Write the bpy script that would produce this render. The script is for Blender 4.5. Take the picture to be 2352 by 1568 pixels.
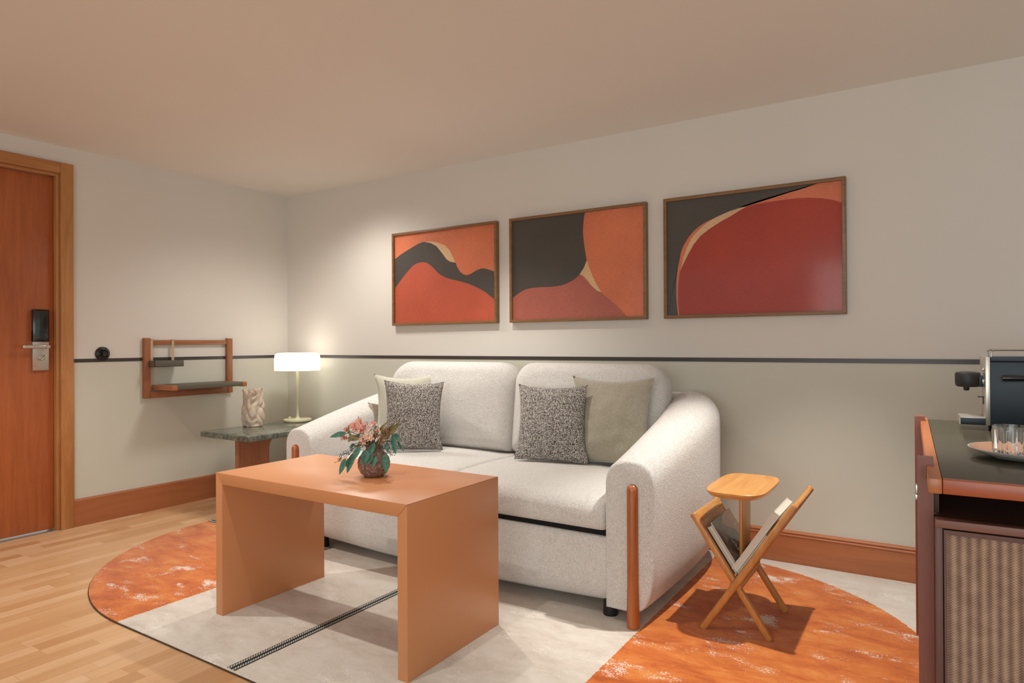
import bpy, bmesh, math, random
from mathutils import Vector, Matrix
from mathutils.geometry import tessellate_polygon
from mathutils import noise as mnoise

# ------------------------------------------------------------------ clear
for o in list(bpy.data.objects):
    bpy.data.objects.remove(o, do_unlink=True)
SC = bpy.context.scene
COL = SC.collection
R = math.radians

# ------------------------------------------------------------------ camera
YAW, PITCH, ROLL = 0.571648945, 0.00394074, -0.00518226
fw = Vector((-math.sin(YAW) * math.cos(PITCH), math.cos(YAW) * math.cos(PITCH), math.sin(PITCH)))
rt0 = Vector((math.cos(YAW), math.sin(YAW), 0))
up0 = rt0.cross(fw)
rt = rt0 * math.cos(ROLL) + up0 * math.sin(ROLL)
up = rt.cross(fw)
cam_data = bpy.data.cameras.new('camera')
cam = bpy.data.objects.new('camera', cam_data)
COL.objects.link(cam)
M = Matrix.Identity(4)
for i in range(3):
    M[i][0] = rt[i]; M[i][1] = up[i]; M[i][2] = -fw[i]
M[0][3], M[1][3], M[2][3] = 4.50074074, -3.56835187, 1.12
cam.matrix_world = M
cam_data.sensor_width = 36.0
cam_data.lens = 36.0 * 1510.50857 / 2352.0
cam_data.clip_start = 0.02
SC.camera = cam

# ------------------------------------------------------------------ world, lights, exposure
w = bpy.data.worlds.new('world'); SC.world = w; w.use_nodes = True
w.node_tree.nodes['Background'].inputs[0].default_value = (0.94, 1.0, 1.0, 1)
w.node_tree.nodes['Background'].inputs[1].default_value = 0.75
SC.view_settings.view_transform = 'Standard'
SC.view_settings.look = 'None'
SC.view_settings.gamma = 1.0
SC.view_settings.use_curve_mapping = False
SC.view_settings.exposure = 0.0

def spot(name, loc, target, power, angle=70, blend=0.5, radius=0.02, color=(1, 0.975, 0.915)):
    l = bpy.data.lights.new(name, 'SPOT')
    l.energy = power; l.spot_size = R(angle); l.spot_blend = blend
    l.shadow_soft_size = radius; l.color = color
    o = bpy.data.objects.new(name, l); COL.objects.link(o)
    o.location = loc
    d = Vector(target) - Vector(loc)
    o.rotation_euler = d.to_track_quat('-Z', 'Y').to_euler()
    return o

# recessed ceiling spots, one row over the sofa and one over the walkway in front of it, plus an added corner fill
SPOTS = [
    ('downlight_1', (2.20, -0.80, 2.32), (2.20, -0.80, 0), 96, 104, 1.0),
    ('downlight_2', (4.10, -0.88, 2.32), (4.10, -0.90, 0), 178, 66, 0.7),
    ('downlight_3', (2.9, -2.42, 2.32), (2.9, -2.40, 0), 34, 105, 0.6),
    ('downlight_4', (1.2, -2.42, 2.32), (1.2, -2.40, 0), 80, 105, 0.6),
    ('corner_fill', (1.10, -0.60, 2.32), (1.10, -0.60, 0), 100, 150, 1.0),  # fill without a fixture, added to brighten the left wall and ceiling corner
]
for a in SPOTS:
    spot(a[0], a[1], a[2], a[3], a[4], a[5], 0.18 if a[0] == 'corner_fill' else 0.02)

# cool area fill added far behind the camera, standing in for an unseen window
al = bpy.data.lights.new('rear_fill', 'AREA'); al.shape = 'RECTANGLE'
al.size = 3.2; al.size_y = 1.9; al.energy = 66; al.color = (0.92, 1.0, 1.0)
ao = bpy.data.objects.new('rear_fill', al); COL.objects.link(ao)
ao.location = (4.6, -7.2, 1.35); ao.rotation_euler = (R(90), 0, 0)

# ------------------------------------------------------------------ node helpers
def s2l(c):
    c = c / 255.0
    return c / 12.92 if c <= 0.04045 else ((c + 0.055) / 1.055) ** 2.4
def rgb(r, g, b): return (s2l(r), s2l(g), s2l(b), 1)

class NT:
    def __init__(s, name):
        s.m = bpy.data.materials.new(name); s.m.use_nodes = True
        s.t = s.m.node_tree; s.b = s.t.nodes['Principled BSDF']
        s.tc = None
    def n(s, typ, **kw):
        nd = s.t.nodes.new(typ)
        for k, v in kw.items():
            setattr(nd, k, v)
        return nd
    def L(s, a, b): s.t.links.new(a, b)
    def co(s, scale=(1, 1, 1), rot=(0, 0, 0), loc=(0, 0, 0)):
        if s.tc is None: s.tc = s.n('ShaderNodeTexCoord')
        mp = s.n('ShaderNodeMapping')
        mp.inputs['Scale'].default_value = scale
        mp.inputs['Rotation'].default_value = rot
        mp.inputs['Location'].default_value = loc
        s.L(s.tc.outputs['Object'], mp.inputs['Vector'])
        return mp.outputs[0]
    def noise(s, vec, scale=5, detail=3, rough=0.5, dist=0.0):
        nd = s.n('ShaderNodeTexNoise')
        nd.inputs['Scale'].default_value = scale; nd.inputs['Detail'].default_value = detail
        nd.inputs['Roughness'].default_value = rough; nd.inputs['Distortion'].default_value = dist
        s.L(vec, nd.inputs['Vector']); return nd.outputs['Fac']
    def ramp(s, fac, stops):
        nd = s.n('ShaderNodeValToRGB'); cr = nd.color_ramp
        while len(cr.elements) < len(stops): cr.elements.new(0.5)
        for e, (p, c) in zip(cr.elements, stops):
            e.position = p; e.color = c if len(c) == 4 else (*c, 1)
        s.L(fac, nd.inputs[0]); return nd.outputs[0]
    def mix(s, fac, a, b, mode='MIX'):
        nd = s.n('ShaderNodeMix', data_type='RGBA', blend_type=mode)
        for sock, v in ((nd.inputs[0], fac), (nd.inputs[6], a), (nd.inputs[7], b)):
            if hasattr(v, 'links'): s.L(v, sock)
            else: sock.default_value = v
        return nd.outputs[2]
    def math(s, op, a, b=0.0, c=0.0, clamp=False):
        nd = s.n('ShaderNodeMath', operation=op); nd.use_clamp = clamp
        for sock, v in zip(nd.inputs, (a, b, c)):
            if hasattr(v, 'links'): s.L(v, sock)
            else: sock.default_value = v
        return nd.outputs[0]
    def bump(s, h, strength=0.3, dist=0.002):
        nd = s.n('ShaderNodeBump'); nd.inputs['Strength'].default_value = strength
        nd.inputs['Distance'].default_value = dist
        s.L(h, nd.inputs['Height']); s.L(nd.outputs[0], s.b.inputs['Normal'])
    def set(s, **kw):
        for k, v in kw.items():
            sock = s.b.inputs[k]
            if hasattr(v, 'links'): s.L(v, sock)
            else: sock.default_value = v
        return s.m
GREY = lambda v: (v, v, v, 1)

def plain(name, col, rough=0.5, metal=0.0, coat=0.0, spec=0.5, **kw):
    t = NT(name)
    return t.set(**{'Base Color': col, 'Roughness': rough, 'Metallic': metal, 'Coat Weight': coat,
                    'Specular IOR Level': spec}, **kw)

def wood(name, c1, c2, axis='z', scale=1.0, rough=0.4, coat=0.0, fleck=0.0, fine=1.0):
    t = NT(name)
    s = {'x': (1.2, 14, 14), 'y': (14, 1.2, 14), 'z': (14, 14, 1.2)}[axis]
    s = tuple(k * scale for k in s)
    v = t.co(s)
    a = t.noise(v, 1.6, 5, 0.6, 1.2)
    v2 = t.co(tuple(k * 9 for k in s))
    b = t.noise(v2, 2.0, 3, 0.6)
    f = t.math('ADD', t.math('MULTIPLY', a, 0.75), t.math('MULTIPLY', b, 0.25 * fine))
    col = t.ramp(f, [(0.30, c1), (0.66, c2)])
    if fleck:
        v3 = t.co((60, 60, 10) if axis != 'z' else (25, 25, 160))
        g = t.noise(v3, 1.5, 2, 0.5)
        col = t.mix(t.math('MULTIPLY', g, fleck), col, c1)
    t.bump(b, 0.08, 0.0006)
    return t.set(**{'Base Color': col, 'Roughness': rough, 'Coat Weight': coat, 'Coat Roughness': 0.2})

# ------------------------------------------------------------------ materials
def wall_mat():
    t = NT('two tone wall paint')
    sep = t.n('ShaderNodeSeparateXYZ'); t.L(t.co(), sep.inputs[0])
    k = t.math('GREATER_THAN', sep.outputs[2], 1.0303)
    n = t.noise(t.co(), 1.4, 3, 0.5)
    upc = t.ramp(n, [(0.3, rgb(213, 206, 197)), (0.7, rgb(216, 209, 200))])
    loc = t.ramp(n, [(0.3, rgb(199, 196, 182)), (0.7, rgb(202, 199, 185))])
    c = t.mix(k, loc, upc)
    t.bump(t.noise(t.co(), 260, 2, 0.5), 0.06, 0.0005)
    return t.set(**{'Base Color': c, 'Roughness': 0.62})
M_WALL = wall_mat()
def ceil_mat():
    t = NT('ceiling paint')
    t.bump(t.noise(t.co(), 120, 2, 0.5), 0.04, 0.0004)
    n = t.noise(t.co(), 0.8, 2, 0.5)
    c = t.ramp(n, [(0.3, rgb(226, 220, 212)), (0.7, rgb(229, 223, 215))])
    return t.set(**{'Base Color': c, 'Roughness': 0.8})
M_CEIL = ceil_mat()

def floor_mat():
    t = NT('oak strip flooring')
    sep = t.n('ShaderNodeSeparateXYZ'); t.L(t.co(), sep.inputs[0])
    xs = t.math('DIVIDE', sep.outputs[0], 0.066)
    row = t.math('FLOOR', xs)
    wn = t.n('ShaderNodeTexWhiteNoise', noise_dimensions='1D'); t.L(row, wn.inputs['W'])
    off = t.math('MULTIPLY', wn.outputs['Value'], 3.7)
    ys = t.math('DIVIDE', t.math('ADD', sep.outputs[1], off), 0.47)
    cell = t.math('FLOOR', ys)
    idv = t.math('ADD', t.math('MULTIPLY', row, 17.3), t.math('MULTIPLY', cell, 5.71))
    wn2 = t.n('ShaderNodeTexWhiteNoise', noise_dimensions='1D'); t.L(idv, wn2.inputs['W'])
    comb = t.n('ShaderNodeCombineXYZ')
    t.L(t.math('MULTIPLY', sep.outputs[0], 26), comb.inputs[0])
    t.L(t.math('MULTIPLY', sep.outputs[1], 1.6), comb.inputs[1])
    t.L(t.math('MULTIPLY', wn2.outputs['Value'], 60), comb.inputs[2])
    g = t.noise(comb.outputs[0], 1.5, 5, 0.6, 0.8)
    base = t.ramp(wn2.outputs['Value'], [(0.0, rgb(190, 143, 100)), (0.35, rgb(208, 164, 120)), (0.7, rgb(214, 172, 130)), (1.0, rgb(223, 184, 146))])
    c = t.mix(t.math('MULTIPLY', t.ramp(g, [(0.35, GREY(0)), (0.75, GREY(1))]), 0.35), base, rgb(178, 126, 80))
    fx = t.math('FRACT', xs); fy = t.math('FRACT', ys)
    ex = t.math('MINIMUM', fx, t.math('SUBTRACT', 1, fx))
    ey = t.math('MINIMUM', fy, t.math('SUBTRACT', 1, fy))
    gap = t.math('MINIMUM', t.math('MULTIPLY', ex, 0.066), t.math('MULTIPLY', ey, 0.47))
    gm = t.math('LESS_THAN', gap, 0.0007)
    c = t.mix(t.math('MULTIPLY', gm, 0.45), c, rgb(120, 80, 48))
    t.bump(g, 0.05, 0.0006)
    return t.set(**{'Base Color': c, 'Roughness': 0.33, 'Coat Weight': 0.15, 'Coat Roughness': 0.25})
M_FLOOR = floor_mat()

def rug_mat():
    t = NT('abraded two colour rug pile')
    co = t.co(loc=(2.9, -1.1, 0))
    sep = t.n('ShaderNodeSeparateXYZ'); t.L(co, sep.inputs[0])
    x, y = sep.outputs[0], sep.outputs[1]
    jit = t.math('MULTIPLY', t.math('SUBTRACT', t.noise(co, 90, 2), 0.5), 0.012)
    xj = t.math('ADD', x, jit); yj = t.math('ADD', y, jit)
    left = t.math('MULTIPLY', t.math('LESS_THAN', xj, 1.72), t.math('LESS_THAN', yj, -1.08))
    dx = t.math('SUBTRACT', xj, 3.53); dy = t.math('ADD', yj, 1.10)
    d = t.math('SQRT', t.math('ADD', t.math('MULTIPLY', dx, dx), t.math('MULTIPLY', dy, dy)))
    right = t.math('MULTIPLY', t.math('GREATER_THAN', xj, 3.53), t.math('LESS_THAN', d, 1.022))
    org = t.math('MAXIMUM', left, right)
    # long soft clouds plus speckled wear
    cl = t.noise(t.co((1.7, 3.4, 1)), 3.0, 9, 0.72, 0.4)
    fine = t.noise(t.co((70, 190, 1)), 1.0, 3, 0.7)
    cf = t.math('ADD', t.math('MULTIPLY', cl, 0.8), t.math('MULTIPLY', fine, 0.2))
    orange = t.ramp(cf, [(0.32, rgb(158, 72, 20)), (0.44, rgb(188, 94, 34)), (0.54, rgb(204, 114, 46)), (0.66, rgb(214, 140, 72))])
    beige = t.ramp(cf, [(0.34, rgb(190, 178, 165)), (0.5, rgb(208, 197, 185)), (0.64, rgb(215, 208, 198))])
    col = t.mix(org, beige, orange)
    wr = t.noise(t.co((1.6, 3.0, 1), loc=(3.1, 1.7, 0)), 2.5, 8, 0.68, 0.3)
    wr2 = t.noise(t.co((150, 150, 1)), 1.0, 2, 0.6)
    wf = t.math('ADD', t.math('MULTIPLY', wr, 0.72), t.math('MULTIPLY', wr2, 0.28))
    wm = t.ramp(wf, [(0.565, GREY(0)), (0.615, GREY(0.85))])
    col = t.mix(wm, col, rgb(228, 219, 209))
    t.bump(fine, 0.5, 0.004)
    return t.set(**{'Base Color': col, 'Roughness': 0.95, 'Sheen Weight': 0.25, 'Specular IOR Level': 0.15})
M_RUG = rug_mat()

def zip_mat():
    t = NT('zigzag stitched tape')
    sep = t.n('ShaderNodeSeparateXYZ'); t.L(t.co(), sep.inputs[0])
    a = t.math('SINE', t.math('MULTIPLY', t.math('ADD', sep.outputs[1], t.math('MULTIPLY', sep.outputs[0], 0.9)), 620))
    m = t.math('GREATER_THAN', a, -0.35)
    c = t.mix(m, rgb(46, 54, 56), rgb(196, 192, 180))
    return t.set(**{'Base Color': c, 'Roughness': 0.85})
M_ZIP = zip_mat()
M_ZIPD = plain('dark stitched cord', rgb(26, 36, 40), 0.8)
M_BIND = plain('dark brown rug binding', rgb(70, 50, 34), 0.9)

def boucle(name, c1, c2, scale=150, strength=0.75):
    t = NT(name)
    co = t.co()
    n = t.noise(co, scale, 3, 0.6, 1.2)
    n2 = t.noise(co, scale * 0.45, 2, 0.5, 0.8)
    h = t.math('ADD', n, t.math('MULTIPLY', n2, 0.5))
    c = t.ramp(n, [(0.34, c1), (0.52, c2)])
    t.bump(h, strength, 0.007)
    return t.set(**{'Base Color': c, 'Roughness': 0.95, 'Sheen Weight': 0.3, 'Specular IOR Level': 0.15})
M_BOUCLE = boucle('cream boucle fabric', rgb(206, 198, 190), rgb(233, 228, 222), 180, 0.9)
def speckle():
    t = NT('speckled tweed fabric')
    co = t.co()
    n = t.noise(co, 235, 2, 0.65, 1.0)
    c = t.ramp(n, [(0.44, rgb(44, 40, 39)), (0.50, rgb(130, 120, 112)), (0.56, rgb(222, 214, 206))])
    t.bump(n, 0.9, 0.006)
    return t.set(**{'Base Color': c, 'Roughness': 0.95, 'Sheen Weight': 0.2, 'Specular IOR Level': 0.1})
M_SPECK = speckle()
def linen(name, c1, c2):
    t = NT(name)
    a = t.noise(t.co((420, 420, 90)), 1, 2); b = t.noise(t.co((90, 90, 420)), 1, 2)
    f = t.math('MULTIPLY', t.math('ADD', a, b), 0.5)
    c = t.ramp(f, [(0.35, c1), (0.62, c2)])
    t.bump(f, 0.35, 0.002)
    return t.set(**{'Base Color': c, 'Roughness': 0.8, 'Sheen Weight': 0.5, 'Specular IOR Level': 0.2})
M_LINEN = linen('sage linen', rgb(146, 137, 119), rgb(171, 164, 146))
M_LINEN2 = linen('pale sage linen', rgb(170, 165, 148), rgb(194, 190, 175))
M_TAUPE = linen('taupe linen', rgb(160, 144, 130), rgb(178, 164, 150))

M_DOOR = wood('reddish door veneer', rgb(154, 80, 40), rgb(184, 103, 56), 'z', 1.0, 0.38, 0.1, 0.35)
M_CASING = wood('cherry door casing', rgb(160, 102, 54), rgb(192, 134, 80), 'z', 0.7, 0.38, 0.1)
M_CASINGH = wood('cherry door head casing', rgb(158, 100, 54), rgb(188, 130, 78), 'y', 0.7, 0.38, 0.1)
M_BASEL = wood('brown baseboard', rgb(150, 88, 52), rgb(168, 102, 64), 'y', 0.6, 0.42, 0.05)
M_BASEB = wood('brown baseboard long', rgb(152, 88, 52), rgb(172, 104, 64), 'x', 0.6, 0.42, 0.05)
M_TABLE = None
def lam():
    t = NT('caramel satin laminate')
    n = t.noise(t.co(), 2.0, 2, 0.5)
    c = t.ramp(n, [(0.3, rgb(205, 137, 90)), (0.7, rgb(208, 141, 94))])
    t.bump(t.noise(t.co(), 500, 1), 0.03, 0.0003)
    return t.set(**{'Base Color': c, 'Roughness': 0.34, 'Specular IOR Level': 0.5})
M_TABLE = lam()
M_SEAM = plain('pale mitre line', rgb(226, 170, 120), 0.5)
M_LEG = wood('chestnut sofa leg', rgb(150, 78, 32), rgb(178, 100, 48), 'z', 1.0, 0.3, 0.3)
M_FOOT = plain('black plastic', rgb(24, 24, 24), 0.45)
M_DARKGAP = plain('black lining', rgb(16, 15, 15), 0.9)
M_TEAK = wood('honey teak', rgb(188, 124, 58), rgb(214, 156, 88), 'y', 1.3, 0.35, 0.15)
M_TEAKZ = wood('honey teak upright', rgb(172, 108, 50), rgb(202, 140, 76), 'z', 1.3, 0.35, 0.15)
M_SHELFW = wood('walnut shelf wood', rgb(138, 84, 52), rgb(160, 102, 66), 'z', 1.2, 0.4, 0.05)
M_BRASS = plain('satin brass', rgb(214, 190, 160), 0.35, 0.85)
M_TAUPEM = plain('grey brown leather', rgb(92, 86, 74), 0.5)
M_STEEL = plain('brushed steel', rgb(200, 192, 182), 0.32, 0.9)
M_CHROME = plain('polished chrome', rgb(215, 210, 205), 0.12, 1.0)
M_BLACKG = plain('glossy black plastic', rgb(20, 20, 20), 0.22, 0.0, 0.4)
M_BLACKM = plain('matt black', rgb(22, 22, 22), 0.5)
M_STRIPE = plain('dark brown painted stripe', rgb(62, 54, 52), 0.35)
M_SIDEW = wood('walnut table leg', rgb(140, 86, 58), rgb(164, 104, 72), 'z', 1.0, 0.38, 0.1)
def marble():
    t = NT('green grey marble')
    n = t.noise(t.co((1, 1, 1)), 9, 8, 0.68, 2.6)
    n2 = t.noise(t.co((1, 2.5, 1)), 26, 5, 0.7, 1.2)
    f = t.math('ADD', t.math('MULTIPLY', n, 0.6), t.math('MULTIPLY', n2, 0.4))
    c = t.ramp(f, [(0.36, rgb(58, 60, 54)), (0.50, rgb(98, 102, 92)), (0.60, rgb(130, 132, 118)), (0.70, rgb(178, 176, 160))])
    return t.set(**{'Base Color': c, 'Roughness': 0.12, 'Specular IOR Level': 0.6})
M_MARBLE = marble()
M_LAMP = plain('pale olive lacquer', rgb(206, 202, 168), 0.4)
def shade_mat(nm='lit opal glass', st=2.0):
    t = NT(nm)
    return t.set(**{'Base Color': rgb(245, 240, 232), 'Roughness': 0.3,
                    'Emission Color': (1.0, 0.92, 0.80, 1), 'Emission Strength': st})
M_SHADE = shade_mat()
M_SHADET = shade_mat('lit opal glass over the bulb', 5.0)
M_CERAM = plain('cream ceramic', rgb(214, 194, 174), 0.42)
def potmat():
    t = NT('mottled brown stoneware')
    n = t.noise(t.co(), 85, 4, 0.7, 0.5)
    sep = t.n('ShaderNodeSeparateXYZ'); t.L(t.co(), sep.inputs[0])
    k = t.math('MULTIPLY', t.math('SUBTRACT', sep.outputs[2], 0.060), 14, clamp=True)
    c = t.ramp(n, [(0.38, rgb(96, 66, 54)), (0.55, rgb(140, 112, 98)), (0.66, rgb(166, 142, 128))])
    c = t.mix(t.math('MULTIPLY', k, 0.5), c, rgb(112, 110, 96))
    t.bump(n, 0.4, 0.001)
    return t.set(**{'Base Color': c, 'Roughness': 0.6})
M_POT = potmat()
def leafm(name, c1, c2):
    t = NT(name)
    n = t.noise(t.co(), 60, 2)
    return t.set(**{'Base Color': t.ramp(n, [(0.35, c1), (0.65, c2)]), 'Roughness': 0.6})
M_EUC = leafm('eucalyptus green', rgb(54, 100, 84), rgb(84, 130, 110))
M_OLIVE = leafm('olive bract', rgb(104, 98, 56), rgb(140, 124, 74))
M_PINK = leafm('salmon petal', rgb(210, 134, 116), rgb(230, 176, 158))
M_PALE = leafm('pale blush petal', rgb(222, 196, 182), rgb(234, 212, 200))
M_PEACH = leafm('peach petal', rgb(220, 168, 140), rgb(230, 184, 160))
M_BERRY = leafm('dark blue green berry', rgb(50, 66, 66), rgb(78, 92, 86))
M_BROWNB = leafm('dry brown blossom', rgb(130, 92, 62), rgb(170, 130, 98))
M_STEM = plain('green stem', rgb(86, 92, 58), 0.6)
M_FRAME = wood('walnut picture frame', rgb(112, 80, 50), rgb(140, 102, 66), 'x', 1.4, 0.4)
def paper(name, col, v=0.06):
    t = NT(name)
    a = t.noise(t.co((40, 1, 260)), 1.0, 3, 0.6)
    n = t.noise(t.co(), 2.4, 3, 0.5)
    f = t.math('ADD', t.math('MULTIPLY', a, 0.5), t.math('MULTIPLY', n, 0.5))
    dark = tuple(c * (1 - 3 * v) for c in col[:3]) + (1,)
    lite = tuple(min(1, c * (1 + 3 * v)) for c in col[:3]) + (1,)
    c = t.ramp(f, [(0.38, dark), (0.62, lite)])
    return t.set(**{'Base Color': c, 'Roughness': 0.6, 'Coat Weight': 0.45, 'Coat Roughness': 0.1})
M_PORANGE = paper('print terracotta orange', rgb(207, 112, 74))
M_PRED = paper('print brick red', rgb(182, 80, 54))
M_PBROWN = paper('print russet', rgb(170, 90, 74))
M_PDEEP = paper('print deep red', rgb(162, 46, 22))
M_PDARK = paper('print charcoal', rgb(66, 60, 54))
M_PBEIGE = paper('print sand', rgb(212, 172, 128))

M_SBRED = wood('red brown bar wood', rgb(120, 66, 52), rgb(142, 82, 66), 'z', 0.8, 0.4, 0.1)
M_SBRAIL = wood('amber bar rail', rgb(168, 94, 48), rgb(190, 112, 62), 'y', 0.8, 0.35, 0.2)
M_SBTRIM = wood('rust bar trim', rgb(158, 70, 30), rgb(180, 88, 42), 'x', 0.8, 0.35, 0.2)
M_SBDARK = wood('dark bar interior', rgb(88, 54, 38), rgb(106, 66, 48), 'x', 0.8, 0.5)
M_COUNTER = plain('olive black counter linoleum', rgb(60, 56, 40), 0.22)
def cane():
    t = NT('woven cane panel')
    sep = t.n('ShaderNodeSeparateXYZ'); t.L(t.co(), sep.inputs[0])
    rib = t.math('SINE', t.math('MULTIPLY', sep.outputs[0], 2 * math.pi / 0.0185))
    ph = t.math('MULTIPLY', t.math('FLOOR', t.math('DIVIDE', sep.outputs[0], 0.0046)), 0.5)
    cross = t.math('SINE', t.math('MULTIPLY', t.math('ADD', t.math('DIVIDE', sep.outputs[2], 0.0058), ph), 2 * math.pi))
    n = t.noise(t.co(), 40, 3)
    f = t.math('ADD', t.math('ADD', t.math('MULTIPLY', rib, 0.17), t.math('MULTIPLY', cross, 0.13)), t.math('ADD', 0.3, t.math('MULTIPLY', n, 0.4)))
    c = t.ramp(f, [(0.2, rgb(104, 76, 60)), (0.5, rgb(150, 118, 98)), (0.8, rgb(188, 156, 132))])
    t.bump(f, 0.6, 0.003)
    return t.set(**{'Base Color': c, 'Roughness': 0.7})
M_CANE = cane()
def caneweave():
    t = NT('rack cane webbing')
    sep = t.n('ShaderNodeSeparateXYZ'); t.L(t.co(), sep.inputs[0])
    a = t.math('SINE', t.math('MULTIPLY', sep.outputs[1], 2 * math.pi / 0.009))
    b = t.math('SINE', t.math('MULTIPLY', sep.outputs[2], 2 * math.pi / 0.012))
    m = t.math('GREATER_THAN', t.math('MULTIPLY', a, b), 0.35)
    return t.set(**{'Base Color': t.mix(m, rgb(238, 208, 168), rgb(140, 98, 62)), 'Roughness': 0.6})
M_WEB = caneweave()
M_NAVY = plain('dark teal enamel', rgb(22, 38, 50), 0.45)
M_GLASS = plain('clear cut glass', (1, 1, 1, 1), 0.02, **{'Transmission Weight': 1.0, 'IOR': 1.45})
def platem():
    t = NT('striped peach plate')
    wv = t.n('ShaderNodeTexWave', wave_type='BANDS', bands_direction='X'); wv.inputs['Scale'].default_value = 22
    wv.inputs['Distortion'].default_value = 3.0; wv.inputs['Detail'].default_value = 0.5; wv.inputs['Detail Scale'].default_value = 0.6
    t.L(t.co((4, 4, 4), rot=(0, 0, 0.5)), wv.inputs['Vector'])
    c = t.ramp(wv.outputs['Fac'], [(0.30, rgb(150, 92, 66)), (0.42, rgb(222, 180, 150))])
    return t.set(**{'Base Color': c, 'Roughness': 0.35})
M_PLATE = platem()
M_PLATEW = plain('white porcelain underside', rgb(200, 194, 186), 0.3)
M_PAPER = plain('page edges', rgb(206, 198, 186), 0.8)
M_COVER = plain('dark grey magazine cover', rgb(84, 78, 74), 0.25, 0, 0.5)
M_SKIN = plain('printed skin tone', rgb(176, 142, 122), 0.3, 0, 0.5)
M_INK = plain('printed white lettering', rgb(216, 208, 200), 0.5)
M_COPPER = plain('printed copper', rgb(168, 104, 66), 0.4)
M_SPINEW = plain('white book spine', rgb(224, 220, 210), 0.5)
M_SPINEB = plain('brown patterned cover', rgb(120, 86, 58), 0.6)
M_TABS = M_SPINEW

# ------------------------------------------------------------------ mesh helpers
OFF = {}
def root(name, loc, label=None, cat=None, group=None, rz=0.0):
    o = bpy.data.objects.new(name, None); COL.objects.link(o)
    o.location = loc; o.rotation_euler = (0, 0, rz); o.empty_display_size = 0.05
    OFF[o.name] = Vector((0, 0, 0)) if rz else Vector(loc)
    if label: tag(o, label, cat, group)
    return o
def tag(o, label=None, cat=None, group=None, kind=None):
    if label: o['label'] = label
    if cat: o['category'] = cat
    if group: o['group'] = group
    if kind: o['kind'] = kind
    return o

def mk(name, data, mat, parent=None, smooth=True, mats=None, fmi=None, auto=35, origin=None):
    """data=(verts,faces) in world coordinates (or in the local frame of a rotated root)"""
    vs, fs = data
    me = bpy.data.meshes.new(name)
    if parent is not None: off = OFF[parent.name]
    elif origin is not None: off = Vector(origin)
    else: off = Vector((0, 0, 0))
    me.from_pydata([tuple(Vector(v) - off) for v in vs], [], fs)
    bm = bmesh.new(); bm.from_mesh(me)
    bmesh.ops.recalc_face_normals(bm, faces=bm.faces)
    bm.to_mesh(me); bm.free()
    for m in (mats or [mat]): me.materials.append(m)
    if fmi:
        for p, i in zip(me.polygons, fmi): p.material_index = i
    if smooth:
        for p in me.polygons: p.use_smooth = True
        me.set_sharp_from_angle(angle=R(auto))
    o = bpy.data.objects.new(name, me); COL.objects.link(o)
    if parent is not None:
        o.parent = parent; OFF[o.name] = off
    else:
        o.location = off; OFF[o.name] = off
    return o

def join(*ds):
    V, F = [], []
    for vs, fs in ds:
        n = len(V); V += [tuple(v) for v in vs]; F += [tuple(i + n for i in f) for f in fs]
    return V, F
def xf(d, m):
    return [tuple(m @ Vector(v)) for v in d[0]], d[1]

def box(x0, x1, y0, y1, z0, z1, b=0.0, seg=2):
    bm = bmesh.new()
    bmesh.ops.create_cube(bm, size=1)
    for v in bm.verts:
        v.co = Vector((x0 + (v.co.x + .5) * (x1 - x0), y0 + (v.co.y + .5) * (y1 - y0), z0 + (v.co.z + .5) * (z1 - z0)))
    if b > 0:
        bmesh.ops.bevel(bm, geom=list(bm.edges), offset=b, segments=seg, profile=0.5, affect='EDGES', clamp_overlap=True)
    bm.verts.ensure_lookup_table()
    d = ([tuple(v.co) for v in bm.verts], [tuple(v.index for v in f.verts) for f in bm.faces])
    bm.free(); return d

def loft(loops, cap0=True, cap1=True, closed=True):
    V, F = [], []; n = len(loops[0])
    for lp in loops: V += [tuple(p) for p in lp]
    for k in range(len(loops) - 1):
        for i in range(n if closed else n - 1):
            j = (i + 1) % n
            F.append((k * n + i, k * n + j, (k + 1) * n + j, (k + 1) * n + i))
    if cap0: F.append(tuple(reversed(range(n))))
    if cap1: F.append(tuple((len(loops) - 1) * n + i for i in range(n)))
    return V, F

def lathe(profile, c=(0, 0, 0), seg=48, cap0=True, cap1=True, axis='z'):
    loops = []
    for r, z in profile:
        lp = []
        for i in range(seg):
            a = 2 * math.pi * i / seg
            p = (r * math.cos(a), r * math.sin(a), z)
            if axis == 'x': p = (p[2], p[0], p[1])
            if axis == 'y': p = (p[0], p[2], p[1])
            lp.append((c[0] + p[0], c[1] + p[1], c[2] + p[2]))
        loops.append(lp)
    return loft(loops, cap0, cap1)

def tube(path, r, seg=12, cap=True):
    pts = [Vector(p) for p in path]; loops = []
    rs = r if isinstance(r, (list, tuple)) else [r] * len(pts)
    t0 = (pts[1] - pts[0]).normalized()
    ref = Vector((0, 0, 1)) if abs(t0.z) < 0.9 else Vector((1, 0, 0))
    nrm = t0.cross(ref).normalized()
    for i, p in enumerate(pts):
        t = (pts[min(i + 1, len(pts) - 1)] - pts[max(i - 1, 0)]).normalized()
        nrm = (nrm - t * nrm.dot(t)).normalized(); bn = t.cross(nrm)
        loops.append([p + (nrm * math.cos(2 * math.pi * k / seg) + bn * math.sin(2 * math.pi * k / seg)) * rs[i] for k in range(seg)])
    return loft(loops, cap, cap)

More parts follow.
